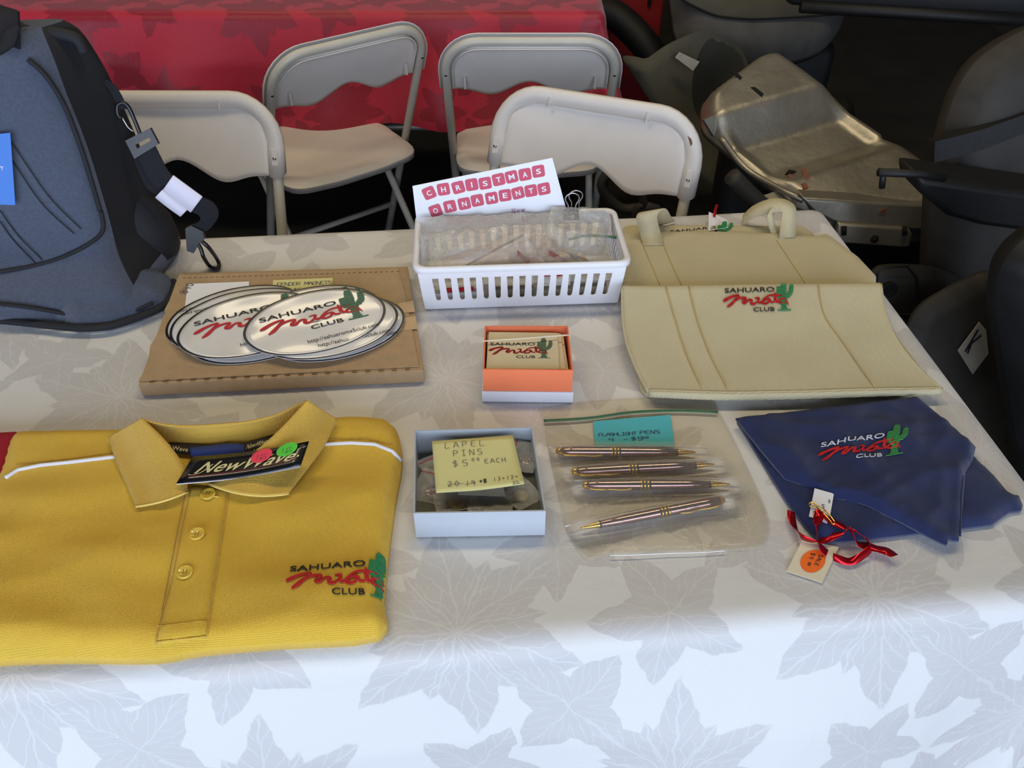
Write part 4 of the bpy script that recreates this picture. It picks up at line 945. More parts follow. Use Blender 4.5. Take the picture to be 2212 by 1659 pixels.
pk = crumple([(912, 588), (1180, 572), (1130, 500), (960, 556)], (1.022, 1.022, 1.06, 1.05), .005, 40, 9, 'zip_bag', 'film_pink', 'pinkish zip bag with an ornament card at the front of the basket', group=bg_)
MB().tube(catmull([RY(x, y, 1.05) for x, y in [(1000, 578), (1060, 545), (1130, 508)]], 4), .0016, 6).build('zip_strip', 'grey_inside', pk, True)
crumple([(1160, 585), (1250, 575), (1190, 510), (1130, 505)], (1.02, 1.02, 1.075, 1.075), .006, 44, 13, 'zip_bag', 'film_pink', 'small pinkish zip bag in the middle of the basket', group=bg_)
fillr = []
for j in range(27):
    row = []
    for i in range(49):
        a_, b_ = -.136 + .272 * i / 48, -.062 + .124 * j / 26
        k_ = abs(N3(a_ * 26, b_ * 30, 3)) * 1.6 + .7 * N3(a_ * 55, b_ * 50, 6)
        row.append(bc + Rb @ Vector((a_, b_, .050 + .012 * (b_ / .062) + .015 * k_ * min(1, (26 - j) / 3, j / 3, i / 4, (48 - i) / 4))))
    fillr.append(row)
tag(MB().grid(fillr).build('plastic_bag', 'film_milky', None, True), 'crumpled clear plastic bag spread across the inside of the basket', 'plastic bag', bg_)
def ornament(px, ys, label, mark):
    P = [RY(*p, y) for p, y in zip(px, ys)]; n_ = (P[1] - P[0]).cross(P[3] - P[0]).normalized(); f_ = quad_fn(*P, n=n_)
    t = thing('ornament', label, 'ornament', (P[0] + P[1]) / 2, 'cream ornaments in the basket')
    panel_from(f_).build('ornament_face', 'cream_card', t, solid=.003)
    m_ = MB(); disc(m_, lambda u, v: f_(u, v, .001), (.32, .75), .05, .07, 14); stroke(m_, [(.55, .98, .03), (.66, .8, .05), (.95, .45, .04)], .04, lambda u, v: f_(u, v, .001), 4); m_.build('ribbon_print', 'red_print', t)
    m_ = MB(); put_text(m_, mark, (.45, .3, .66, .42), lambda u, v: f_(u, v, .001)); m_.build('lettering', 'ink', t)
    m_ = MB(); stroke(m_, [(.72, .35, .03), (.76, .5, .06), (.7, .62, .08), (.84, .58, .05)], .06, lambda u, v: f_(u, v, .001), 4); m_.build('cactus_print', 'green_dull', t)
ornament([(1000, 592), (1200, 582), (1110, 530), (1035, 556)], (1.03, 1.03, 1.075, 1.075), 'cream ornament with red ribbon and dark lettering near the basket front', 'RO')
ornament([(1195, 590), (1290, 582), (1245, 535), (1165, 545)], (1.03, 1.03, 1.085, 1.085), 'cream ornament with red ribbon right of the basket centre', 'CL')
for q, lab in (([(1118, 547), (1150, 570), (1185, 584)], 'red ribbon strip over the ornament at the basket centre'), ([(1185, 545), (1215, 562), (1238, 580)], 'red ribbon strip at the right of the basket')):
    P = catmull([RY(*p, 1.045) for p in q], 5); tag(MB().grid([[p + Vector((0, .003, .003)) for p in P], [p - Vector((0, .003, .003)) for p in P]]).build('ribbon', 'red_foil', None, True, solid=.0004), lab, 'ribbon')
# low packets seen through the slots
rnd = random.Random(4)
for k, (xa, xb, lab) in enumerate(((-.130, -.055, 'wrapped cream and red ornament behind the leftmost slots'), (-.05, .02, 'wrapped cream and grey ornament behind the middle slots'), (.025, .075, 'wrapped ornament with a red corner behind the right-middle slots'), (.08, .132, 'wrapped reddish ornament behind the rightmost slots'))):
    c_ = bc + Rb @ Vector(((xa + xb) / 2, -.045 + .004 * (k % 2), .004)); t = thing('ornament', lab, 'ornament', c_, 'wrapped ornaments behind the basket slots')
    w_ = xb - xa - .003
    MB().box(c_ + Vector((0, 0, .034)), (w_, .010, .030)).build('ornament_face', ['cream_card', 'cream_card', 'film_edge', 'label_grey'][k], t)
    MB().box(c_ + Vector((0, -.001, .0075)), (w_, .012, .012)).build('wrapper', ['film_edge', 'grey_inside', 'label_grey', 'label_grey'][k], t)
    if k in (0, 2, 3): MB().box(c_ + Vector((-.004, -.0035, .019 if k == 0 else .040)), (w_ * .7, .008, .006)).build('red_stripe', 'red_print', t)

# ------------------------------------------------------------------ orange box of cards
ob = thing('card_box', 'small orange box in a white lid holding emblem cards and a rubber band', 'box', PT(1140, 830, ZT))
R4 = [PT(1043, 798, T + .055), PT(1238, 800, T + .055), PT(1227, 704, T + .055), PT(1047, 704, T + .055)]
def openbox(R4, z0, z1, th):
    c = sum(R4, Vector()) / 4; mb = MB(); k = 4
    out0 = [Vector((p.x, p.y, z0)) for p in R4]; out1 = [Vector((p.x, p.y, z1)) for p in R4]
    inn = [Vector((c.x + (p.x - c.x) * (1 - th / abs((R4[1] - R4[0]).length) * 2), c.y + (p.y - c.y) * (1 - th / abs((R4[3] - R4[0]).length) * 2), 0)) for p in R4]
    in1 = [Vector((p.x, p.y, z1)) for p in inn]; in0 = [Vector((p.x, p.y, z0 + th)) for p in inn]
    mb.grid([out0, out1, in1, in0], True); mb.add(out0, [(3, 2, 1, 0)]); mb.add(in0, [(0, 1, 2, 3)]); return mb
openbox(R4, ZT + .002, T + .055, .0018).build('orange_tray', 'orange_box', ob)
c_ = sum(R4, Vector()) / 4; R5 = [c_ + (p - c_) * 1.035 for p in R4]
openbox(R5, ZT, T + .019, .0015).build('white_lid', 'white_box', ob)
bnd = [Vector((R4[0].lerp(R4[3], .63).x - .0008, R4[0].lerp(R4[3], .63).y, T + .0555)), R4[0].lerp(R4[3], .68).lerp(R4[1].lerp(R4[2], .68), .5) + Vector((0, 0, .002)), Vector((R4[1].lerp(R4[2], .78).x + .0008, R4[1].lerp(R4[2], .78).y, T + .0555))]
tag(MB().tube(catmull(bnd, 6) + [bnd[2] + Vector((.0008, 0, -.03)), bnd[2] + Vector((.0006, 0, -.05)), bnd[0] + Vector((-.0008, 0, -.05)), bnd[0] + Vector((-.0008, 0, -.02))], .0011, 6, True).build('rubber_band', 'rubber', None, True), 'thin pale rubber band stretched over the orange card box', 'rubber band')
cards = [(( (1052, 795), (1228, 798), (1216, 722), (1052, 718)), .044, 'lowest cream card in the orange box'), (((1051, 795), (1222, 797), (1211, 720), (1056, 717)), .0475, 'middle cream card in the orange box'), (((1050, 796), (1208, 797), (1204, 719), (1056, 717)), .051, 'top cream card in the orange box showing the red script emblem')]
for i, (q, h, lab) in enumerate(cards):
    P = [PT(*p, T + h - .003 * (j < 2)) for j, p in enumerate(q)]; f_ = quad_fn(*P)
    t = thing('emblem_card', lab, 'card', sum(P, Vector()) / 4, 'cards in the orange box'); panel_from(f_).build('card', 'cream_card', t, solid=.003)
    if i == 2:
        X = PT(1184, 764, T + .05) - PT(1056, 764, T + .05); lo_ = PT(1055, 772.5, T + .05); yv = PT(1063, 741, T + .05) - PT(1063, 772.5, T + .05)
        sl_ = lambda x, y, P=P: P[0].z + (y - P[0].y) / (P[3].y - P[0].y) * (P[3].z - P[0].z)
        def cfn(u, v):
            p = lo_ + X * (u / 10.4) + yv * (v / 3.95); return Vector((p.x, p.y, sl_(p.x, p.y) + .0006))
        logo(t, cfn, 'ink', 'red_print', 'green_dull', False, .012)
stk = sum(R4, Vector()) / 4
tag(MB().box((stk.x - .003, stk.y, T + .023), (.088, .072, .032)).build('card_stack', 'cream_paper', None), 'stack of cream cards filling the orange box under the top cards', 'cards')

# ------------------------------------------------------------------ grey box of lapel pins
G4 = [PT(893, 1109, T + .042), PT(1179, 1104, T + .042), PT(1150, 922, T + .042), PT(895, 929, T + .042)]
gb = thing('pin_box', 'shallow grey cardboard box of bagged lapel pins with a sticky note', 'box', sum(G4, Vector()) / 4 + Vector((0, 0, -.0405)))
openbox(G4, ZT, T + .042, .0018).build('tray', 'grey_box', gb)
inn = [Vector((p.x, p.y, ZT + .0022)) for p in [(sum(G4, Vector()) / 4).lerp(q, .965) for q in G4]]
MB().add(inn, [(0, 1, 2, 3)]).build('lining', 'grey_inside', gb, solid=.0004, soff=1)
bagp = [((945, 1010), 24, (.036, .044)), ((935, 1050), -20, (.04, .05)), ((985, 1075), 8, (.05, .04)), ((1060, 1085), -8, (.05, .036)), ((1120, 1060), 30, (.036, .05)), ((1130, 985), 70, (.05, .036)), ((1040, 1000), 0, (.06, .05))]
for k, (c_, a, (w_, h_)) in enumerate(bagp):
    z = T + .014 + .0022 * k; c = PT(*c_, z); ca, sa = math.cos(math.radians(a)), math.sin(math.radians(a))
    def bf(u, v, l=0, c=c, ca=ca, sa=sa, k=k): return Vector((c.x + u * ca - v * sa, c.y + u * sa + v * ca, c.z + l + .0025 * N3(u * 90, v * 90, k)))
    lab = ['tiny clear bag at the left wall of the grey box', 'tiny clear bag lying lowest at left in the grey box', 'tiny clear bag at the near left of the grey box', 'tiny clear bag at the near wall of the grey box', 'tiny clear bag at the near right corner of the grey box', 'tiny clear bag at the far right of the grey box', 'tiny clear bag under the sticky note in the grey box'][k]
    t = thing('pin_bag', lab, 'plastic bag', c, 'bagged lapel pins in the grey box')
    MB().grid([[bf(-w_ / 2 + w_ * i / 8, -h_ / 2 + h_ * j / 8) for i in range(9)] for j in range(9)]).build('film', 'film_milky', t, True)
    m_ = MB(); stroke(m_, [(-w_ / 2, h_ * .36), (w_ / 2, h_ * .36)], .0013, lambda u, v: bf(u, v, .0006), 4, False); m_.build('zip_line', 'zip_red', t)
    MB().lathe([(0, .009), (.0015, .009), (.002, .007), (.002, 0)], bf(0, -.004, -.006), (.1, .1, 1), 18).build('lapel_pin', ['cream_card', 'bronze', 'gold', 'galvanised'][k % 4], t, True)
wp = [PT(990, 1068, T + .029), PT(1092, 1072, T + .029), PT(1060, 938, T + .029), PT(980, 942, T + .029)]
tag(MB().add(wp, [(0, 1, 2, 3)]).build('paper_slip', 'label_grey', None, solid=.0005), 'grey-white paper slip under the sticky note in the grey box', 'paper')
def curl(u, v): return .010 * max(0, u + (1 - v) - 1.35) ** 1.5 + .002 * max(0, (1 - u) + (1 - v) - 1.5)
nq = quad_fn(PT(942, 1066, T + .038), PT(1133, 1052, T + .040), PT(1108, 940, T + .041), PT(933, 953, T + .040))
nfn = lambda u, v, l=.0: nq(u, v, l + curl(u, v))
sn = tag(panel_from(nfn, 12, 12).build('sticky_note', 'note_yellow', None, True, solid=.0004), 'pale yellow handwritten lapel pins note lying on the grey box', 'note')
m_ = MB(); f2 = lambda u, v: nfn(u, v, .0007)
hand(m_, 'LAPEL', .15, .83, .11, f2, .0065, 1.05); hand(m_, 'PINS', .24, .66, .11, f2, .0065, .95); hand(m_, '$5', .22, .46, .115, f2, .0065, 1.1); hand(m_, '00', .45, .54, .06, f2, .006, 1.1); hand(m_, 'EACH', .60, .48, .085, f2, .0065, .85)
hand(m_, '20', .14, .10, .09, f2, .0065, .95); stroke(m_, [(.13, .13), (.32, .14)], .006, f2, 1, False); hand(m_, '19', .34, .09, .09, f2, .006, .75); stroke(m_, [(.33, .12), (.46, .13)], .006, f2, 1, False); hand(m_, '13+12=', .66, .13, .07, f2, .006, .75); hand(m_, '25', .87, .02, .055, f2, .006, .75); stroke(m_, [(.88, -.0 + .012), (.96, .016)], .006, f2, 1, False)
m_.build('writing', 'ink_blue', sn); m_ = MB(); hand(m_, '+8', .50, .12, .07, f2, .014, .7); m_.build('bold_writing', 'ink', sn)

# ------------------------------------------------------------------ cream tote bags
def tote_base(px, th, ed, base, res=.01, zf=None, rr=.02): return pillow(round_poly(xy(px, T + .008), rr), th, ed, base, res, zf, .5)
tb2 = thing('tote_bag', 'lower cream canvas tote bag, only its far edge and emblem top showing', 'bag', PT(1560, 700, ZT))
tote_base([(1385, 852), (1350, 640), (1338, 540), (1345, 484), (1735, 486), (1760, 505), (1990, 790), (2015, 850), (1700, 855)], .009, .012, ZT, zf=lambda x, y: .0015 * N3(x * 9, y * 9)).build('bag_body', 'canvas', tb2, True)
lf2 = frame_fn((1440, 528), (1570, 515), (1444, 500), 10.4, 3.95, ZT + .0095, .0006, T + .01)
logo(tb2, lf2, 'th_black', 'th_red', 'th_green', False, .004, clip=lambda p: p.y > PT(1500, 512, T + .01).y)
tb1 = thing('tote_bag', 'upper cream canvas tote bag pleated across the middle with embroidered emblem', 'bag', PT(1650, 700, ZT))
zt1 = ZT + .0095
def t1z(x, y): return .002 * N3(x * 8, y * 8, 2)
tote_base([(1348, 700), (1335, 560), (1335, 512), (1420, 508), (1560, 508), (1690, 513), (1765, 518), (1782, 512), (1850, 562), (1890, 605), (1885, 700)], .008, .010, zt1, zf=t1z, rr=.006).build('upper_panel', 'canvas', tb1, True)
# front panel: the ridge of the pleat stands up, then slopes to the near hem
fp0 = [PT(1346, 619, T + .046), PT(1450, 619, T + .048), PT(1620, 616, T + .048), PT(1800, 614, T + .047), PT(1906, 613, T + .046)]
fp1 = [PT(1402, 842, T + .022), PT(1550, 848, T + .022), PT(1720, 846, T + .022), PT(1900, 840, T + .022), PT(2036, 836, T + .022)]
c0 = catmull(fp0, 8); c1 = catmull(fp1, 8); nr = 26; rows = []
for j in range(-4, nr + 1):
    t = j / nr; row = []
    for i, (a, b) in enumerate(zip(c0, c1)):
        if j < 0:                             # the fold rolls over to the back
            s_ = -j / 4; q = Vector((a.x, a.y + .012 * math.sin(s_ * math.pi), a.z - .012 * (1 - math.cos(s_ * math.pi)) )); row.append(q); continue
        u = i / (len(c0) - 1)
        p = a.lerp(b, t); p.z = (a.z) + (b.z - a.z) * (1 - (1 - t) ** 2.2) + .0022 * N3(p.x * 9, p.y * 12, 6) * min(1, t * 4)
        side = .018 * math.sin(math.pi * t); p.x += side * (1 if u > .5 else -.6) * abs(u - .5) * 2 * (-1 if u > .5 else 1)
        row.append(p)
    rows.append(row)
# keep photo outline on the right side: the edge bows inwards
fpn = MB().grid(rows[::-1]).build('front_panel', 'canvas', tb1, True, solid=.004)
FS = Surf(MB().grid(rows[3:]))
def fpz(px, py, up=.0012):
    p = FS.px(px, py); return p + Vector((0, 0, up))
MB().grid([[p + Vector((0, -.001, 0)) for p in rows[-1]], [Vector((p.x - .004 * (i / len(rows[-1])), p.y - .004, ZT + .0125)) for i, p in enumerate(rows[-1])]]).build('near_hem', 'canvas', tb1, True, solid=.003)
MB().grid([[r[0] for r in rows[4:]], [Vector((r[0].x + .004, r[0].y, ZT + .009)) for r in rows[4:]]]).build('side_gusset', 'canvas', tb1, True, solid=.003)
MB().grid([[r[-1] for r in rows[4:]], [Vector((r[-1].x - .006, r[-1].y, ZT + .009)) for r in rows[4:]]]).build('side_gusset', 'canvas', tb1, True, solid=.003)
MB().tube([p + Vector((0, 0, -.001)) for p in rows[-1]], .0024, 8).build('hem_piping', 'canvas', tb1, True)
for q in ([(1438, 620), (1455, 680), (1480, 760), (1516, 840)], [(1488, 620), (1505, 690), (1535, 770), (1572, 842)], [(1767, 617), (1780, 680), (1820, 740), (1890, 838)]):
    MB().tube(catmull([fpz(*p) for p in q], 5), .0009, 6).build('strap_seam', 'canvas_thread', tb1, True)
def upz(px, py, up=0): p = PT(px, py, zt1 + .008); return PT(px, py, zt1 + .008 + t1z(p.x, p.y) + up)
for q in ([(1385, 520), (1402, 560), (1425, 615)], [(1430, 520), (1448, 565), (1472, 615)], [(1678, 520), (1705, 560), (1740, 613)]):
    MB().tube(catmull([upz(*p, .0006) for p in q], 5), .0008, 6).build('strap_seam', 'canvas_thread', tb1, True)
lo_ = [fpz(1561, 677), fpz(1703, 673), fpz(1561, 635)]
Xv = (lo_[1] - lo_[0]) / 10.4; Yv = (lo_[2] - lo_[0]) / 3.25
def tfn(u, v):
    p = lo_[0] + Xv * u + Yv * v; p.z = FS.z(p.x, p.y, -1) + .0015; return p
logo(tb1, tfn, 'th_black', 'th_red', 'th_green', True, .004, vmax=4.6, solid=.0006, clip=lambda p: p.z > T)
def ribbon(ctrl, wd, m, name, par, n=6, th=.002, wdir=None):
    """cloth band along control points (world); wdir: width direction per point"""
    P = catmull(ctrl, n); Wd = catmull(wdir, n) if wdir else None
    rows = []
    for i, p in enumerate(P):
        w_ = Wd[i].normalized() if Wd else Vector((1, 0, 0)); rows.append([p - w_ * wd / 2, p + w_ * wd / 2])
    return MB().grid(rows).build(name, m, par, True, solid=th, soff=0)
ux = Vector((1, -.05, 0))
ribbon([upz(1412, 530, .001), RY(1405, 505, 1.155), RY(1397, 468, 1.165), RY(1412, 455, 1.18), RY(1430, 470, 1.20), RY(1440, 482, 1.225)], .034, 'canvas', 'strap', tb1, wdir=[ux, ux, ux, Vector((.8, -.2, .25)), Vector((.7, .3, .0)), Vector((.7, .3, 0))])
ribbon([RY(1605, 476, 1.215), RY(1630, 456, 1.20), RY(1672, 444, 1.18), RY(1702, 450, 1.165), RY(1703, 480, 1.15), upz(1700, 514, .001)], .026, 'canvas', 'strap', tb1, wdir=[Vector((.3, .9, .2)), Vector((.2, .9, .3)), Vector((.1, .8, .5)), Vector((.8, .4, .2)), ux, ux])
ribbon([RY(1668, 448, 1.178), RY(1664, 475, 1.165), RY(1676, 508, 1.155), upz(1690, 516, .001)], .012, 'canvas', 'strap', tb1, wdir=[Vector((.5, .8, 0)), ux, ux, ux])
pt_ = thing('price_tag', 'small white tag with red ribbon poking up behind the tote bags', 'tag', PT(1545, 485, ZT))
q = [PT(1530, 500, ZT + .01), RY(1531, 458, 1.235), RY(1572, 476, 1.235), PT(1572, 492, ZT + .01)]
MB().add(q, [(0, 1, 2, 3)]).build('card', 'paper', pt_, solid=.0005)
ribbon([RY(1541, 478, 1.228), RY(1545, 455, 1.226), RY(1549, 442, 1.226)], .005, 'red_foil', 'ribbon', pt_, th=.0005)

# ------------------------------------------------------------------ zip bag of pens
zp = lambda a, b: (1150 + a / 4.174, 860 + b / 4.174)
zb = thing('zip_bag', 'large clear zip bag lying flat with four wrapped pens inside', 'plastic bag', PT(1400, 1050, ZT))
bo = xy([zp(*q) for q in [(90, 110), (600, 40), (1200, 10), (1600, 20), (1680, 130), (1790, 330), (1900, 560), (2040, 860), (2130, 1100), (2110, 1280), (2000, 1372), (1300, 1398), (700, 1420), (500, 1468), (340, 1270), (270, 1080), (215, 800), (160, 560), (100, 205)]], T)
bo = [p.to_2d() for p in catmull([Vector((*p, 0)) for p in bo], 3, True)]
PEN = [((1203, 975), (1503, 977), 'rear pen in the zip bag, gold tip at right'), ((1237, 1019), (1543, 1003), 'second pen from the rear in the zip bag'), ((1260, 1048), (1576, 1046), 'third pen from the rear with its gold clip facing up'), ((1563, 1080), (1253, 1141), 'nearest pen in the zip bag, slanted with tip at left')]
pw = [(PT(*a, T + .008), PT(*b, T + .008)) for a, b, _ in PEN]
def over(x, y):
    h = 0
    for a, b in pw:
        d = b - a; t = max(-.02, min(1.02, ((x - a.x) * d.x + (y - a.y) * d.y) / (d.x ** 2 + d.y ** 2))); e = math.hypot(x - a.x - d.x * t, y - a.y - d.y * t)
        h = max(h, .0165 * math.exp(-(e / .013) ** 2))
    return h + .0012 * N3(x * 30, y * 30, 3) + .0008 * N3(x * 70, y * 55, 5)
pillow(bo, .0022, .01, ZT, .005, over, .3, bottom=False).build('film', 'film_tan', zb, True)
def bz(px, py, up=0): p = PT(px, py, ZT + .003); return PT(px, py, ZT + .003 + max(0, over(p.x, p.y)) + up)
for dy in (0, 12): MB().tube(catmull([bz(*zp(a, b + dy), .001) for a, b in [(102, 198), (500, 175), (900, 122), (1300, 106), (1672, 120)]], 6), .0011, 6).build('zip_strip', 'zip_green', zb, True)
MB().tube(catmull([bz(*zp(a, b), .001) for a, b in [(700, 1418), (900, 1414), (1200, 1400), (1500, 1392), (1740, 1375)]], 6), .0007, 6).build('bottom_seam', 'film_edge', zb, True)
for (a, b, lab), (A_, B_) in zip(PEN, pw):
    d = B_ - A_; ln = d.length; dn_ = d.normalized(); sc = ln / .17; R_ = .0058
    t = thing('pen', lab, 'pen', (A_ + B_) / 2 - Vector((0, 0, .006)), 'bronze pens in the zip bag')
    pr = lambda L_: [(h * sc, r) for h, r in L_]
    MB().lathe(pr([(.004, .003), (.006, .0052), (.02, .0058), (.066, .0062)]), A_, dn_, 20).build('cap', 'bronze', t, True)
    MB().lathe(pr([(.078, .0060), (.12, .0054), (.147, .0040), (.148, .003)]), A_, dn_, 20).build('barrel', 'bronze', t, True)
    MB().lathe(pr([(.148, .0037), (.152, .0034), (.166, .0014), (.17, .0008), (.1701, 0)]), A_, dn_, 16).build('tip', 'gold', t, True)
    MB().lathe(pr([(.146, .0043), (.148, .0043)]), A_, dn_, 16).build('tip_ring', 'dark_band', t, True)
    g = MB()
    for h in (.0655, .0695, .0735): g.lathe(pr([(h, .0056), (h + .0004, .0066), (h + .0026, .0066), (h + .003, .0056)]), A_, dn_, 20)
    cb2 = g.build('centre_band', 'gold', t, True)
    g = MB()
    for h in (.0686, .0726): g.lathe(pr([(h, .0061), (h + .0009, .0061)]), A_, dn_, 20)
    g.build('band_groove', 'dark_band', cb2, True)
    MB().lathe(pr([(-.002, 0), (-.001, .003), (.002, .0048), (.004, .0048)]), A_, dn_, 16).build('end_cap', 'gold', t, True)
    sd = Vector((-dn_.y, dn_.x, 0)) * (-1 if dn_.x > 0 else 1)
    cp = [A_ + dn_ * h * sc + sd * o_ + Vector((0, 0, q_)) for h, o_, q_ in ((.003, .004, .003), (.008, .0085, .003), (.022, .0090, .002), (.030, .0075, .001), (.045, .0085, .001), (.056, .007, .001))]
    MB().tube(catmull(cp, 4), .0011, 8).build('clip', 'gold', t, True)
    # own crinkled sleeve
    rows = []
    for i in range(31):
        h = -.010 + .195 * sc * i / 30; rr = .0076 * (.62 + .38 * math.sin(math.pi * min(1, max(.05, i / 30)))) 
        rows.append([A_ + dn_ * h + (Vector((-dn_.y, dn_.x, 0)) * math.cos(q_) * 1.35 + Vector((0, 0, 1)) * math.sin(q_)) * rr * (1 + .10 * N3(i * .6, q_ * 2, ln * 99)) for q_ in np.linspace(-.2, math.pi + .2, 12)])
    MB().grid(rows).build('sleeve', 'film_clear', t, True)
nb = quad_fn(PT(1286, 966, ZT + .0035), PT(1457, 964, ZT + .0035), PT(1448, 896, ZT + .0035), PT(1281, 910, ZT + .0035))
sn = tag(panel_from(nb).build('sticky_note', 'note_blue', None, solid=.0004), 'turquoise handwritten price note in the zip bag of pens', 'note')
m_ = MB(); f2 = lambda u, v: nb(u, v, .0006)
hand(m_, 'FLASHLIGHT', .05, .40, .10, f2, .011, .46); hand(m_, 'PENS', .58, .41, .11, f2, .011, .6); hand(m_, '4 -', .18, .20, .12, f2, .011, .8); hand(m_, '$5', .46, .21, .12, f2, .011, .7); hand(m_, '00', .60, .26, .07, f2, .010, .7); m_.build('writing', 'ink_blue', sn)

# ------------------------------------------------------------------ navy bandana
bp = lambda a, b: (1560 + a / 3.393, 840 + b / 3.393)
bn = thing('bandana', 'folded navy blue bandana with the embroidered emblem', 'bandana', PT(1850, 1000, ZT))
l0 = [(110, 230), (300, 540), (460, 800), (600, 990), (690, 1085), (750, 1118), (900, 1112), (1170, 1085), (1440, 1055), (1600, 1030), (1760, 1018), (1980, 990), (2060, 930), (2110, 898), (2195, 888), (2205, 850), (2180, 790), (2100, 760), (1990, 630), (1850, 500), (1400, 100)]
def nw(x, y): return .003 * N3(x * 14, y * 14, 6) + .006 * (.4 - abs(N3(x * 16 - y * 8, y * 20, 31))) + .002 * N3(x * 30 + y * 10, y * 26, 2)
pillow(xy([bp(*q) for q in l0], T + .006), .010, .012, ZT, .006, nw, .4).build('lower_layer', 'navy', bn, True)
l1 = [(100, 212), (280, 440), (460, 650), (700, 730), (820, 792), (960, 812), (1080, 850), (1180, 905), (1300, 962), (1480, 1060), (1648, 1142), (1660, 1100), (1735, 1112), (1760, 900), (1772, 780), (1785, 610), (1838, 520), (1860, 425), (1640, 230), (1430, 55), (760, 135)]
BZ = .0085
def nw2(x, y): return .006 * N3(x * 10, y * 14, 8) + .010 * (.45 - abs(N3(x * 11 + y * 9, y * 13 - x * 5, 12))) + .004 * (.4 - abs(N3(x * 26 - y * 14, y * 30, 21))) - .003
um = pillow(xy([bp(*q) for q in l1], T + .016), BZ, .008, ZT + .011, .0055, nw2, .35); um.build('upper_layer', 'navy', bn, True); US = Surf(um)
def bnz(x, y): return US.z(x, y, ZT + .011)
def BP(a, b, up=.0008): q = bp(a, b); p = PT(*q, T + .02); return PT(*q, bnz(p.x, p.y) + up)
lf = frame_fn(bp(690, 560), bp(1300, 478), bp(712, 385), 10.4, 4.3, bnz, .0012, T + .0205)
logo(bn, lf, 'th_white', 'th_red', 'th_green2', True, .002, solid=.0006)
for q in ([(1745, 1080), (1755, 800), (1768, 640)], [(470, 662), (700, 745), (900, 815), (1080, 862), (1300, 975), (1640, 1130)]): MB().tube(catmull([BP(*p, .0002) for p in q], 6), .0009, 6).build('hem_stitch', 'navy', bn, True)

# ------------------------------------------------------------------ pin, ribbon and tags
sp = lambda a, b: (1680 + a / 7.214, 1040 + b / 7.214)
def BL(a, b, z): return PT(*sp(a, b), T + z)
pc = thing('pin_card', 'small white backing card lying on the bandana corner', 'card', BL(680, 350, .0135))
f_ = quad_fn(BL(487, 542, .0155), BL(800, 630, .0155), BL(875, 190, .018), BL(575, 105, .018))
panel_from(f_).build('card', 'paper', pc, solid=.0005); MB().add([BL(672, 610, .0158), BL(770, 655, .0158), BL(785, 600, .016), BL(690, 560, .016)], [(0, 1, 2, 3)]).build('card_end', 'paper', pc, solid=.0004)
m_ = MB(); g2 = lambda u, v: f_(u, v, .0006); hand(m_, 'Y', .2, .7, .1, g2, .012); put_text(m_, 'B', (.80, .62, .90, .74), g2); put_text(m_, 'S', (.50, .38, .66, .52), g2); put_text(m_, 'Tz', (.12, .08, .3, .2), g2); m_.build('print', 'ink', pc)
tag(MB().tube(catmull([BL(500, 380, .020), BL(495, 345, .021), BL(540, 328, .022), BL(640, 390, .022), BL(760, 470, .021), BL(880, 620, .020), BL(885, 660, .020), BL(840, 655, .019), BL(825, 620, .019), BL(700, 480, .019), BL(580, 390, .0195), BL(530, 385, .020)], 5, True), .0008, 6, True).build('safety_pin', 'gold', None, True), 'small gold safety pin lying on the white backing card', 'pin')
rb = thing('foil_ribbon', 'curly red foil ribbon beside the bandana corner', 'ribbon', BL(1000, 800, .002))
def rib(pts, wd, name='strand'):
    """pts: (x, y, z, twist) in the close-up's pixels; the band lies flat at twist 0 and stands on edge at 1"""
    P = [BL(a, b, z + wd * .32 * abs(math.sin(tw * math.pi / 2))) for a, b, z, tw in pts]; C_ = catmull(P, 8); tw = catmull([Vector((t, 0, 0)) for *_, t in pts], 8); rows = []
    for i, p in enumerate(C_):
        d = (C_[min(i + 1, len(C_) - 1)] - C_[max(i - 1, 0)]).normalized(); s_ = d.cross(Vector((0, 0, 1))).normalized(); u_ = s_.cross(d); a = tw[i].x * math.pi / 2
        w_ = s_ * math.cos(a) + u_ * math.sin(a); rows.append([p - w_ * wd / 2, p + w_ * wd / 2])
    MB().grid(rows).build(name, 'red_foil', rb, True, solid=.0003)
rib([(210, 460, .006, .2), (215, 560, .006, .1), (270, 720, .006, .4), (380, 860, .007, .9), (560, 930, .007, .8), (650, 940, .008, .3), (800, 880, .010, 0), (950, 820, .014, .2), (1090, 750, .017, .9)], .0092)
rib([(655, 450, .020, .2), (640, 540, .019, 0), (600, 660, .017, .5), (610, 800, .014, .9), (640, 940, .011, .6), (700, 1060, .008, .1), (770, 1120, .006, 0)], .0105)
rib([(700, 500, .019, .3), (800, 590, .018, .1), (920, 660, .018, 0), (1050, 720, .018, .2), (1140, 750, .018, .9)], .0095)
rib([(1140, 760, .017, .8), (1190, 880, .012, .6), (1270, 980, .009, .2), (1400, 1010, .008, 0), (1550, 1050, .008, .1), (1700, 1090, .009, .0), (1820, 1160, .011, .1)], .0112)
rib([(1140, 750, .018, .8), (1260, 810, .015, .5), (1380, 900, .011, .7), (1440, 1000, .010, .8), (1420, 1070, .009, .5), (1300, 1170, .006, .5), (1160, 1240, .005, .15), (1050, 1240, .005, .2), (900, 1190, .004, .7), (860, 1170, .003, .9)], .0086)
st_ = thing('sale_tag', 'cream sale tag with an orange price dot lying near the bandana', 'tag', BL(550, 1250, .0016))
f_ = quad_fn(BL(140, 1400, .0025), BL(695, 1580, .0025), BL(955, 1020, .004), BL(385, 905, .004)); panel_from(f_).build('card', 'cream_paper', st_, solid=.0006)
g3 = lambda u, v, l=.0005: f_(u, v, l); m_ = MB(); disc(m_, g3, (.52, .46), .32, .32); dt = m_.build('price_dot', 'dot_orange', st_)
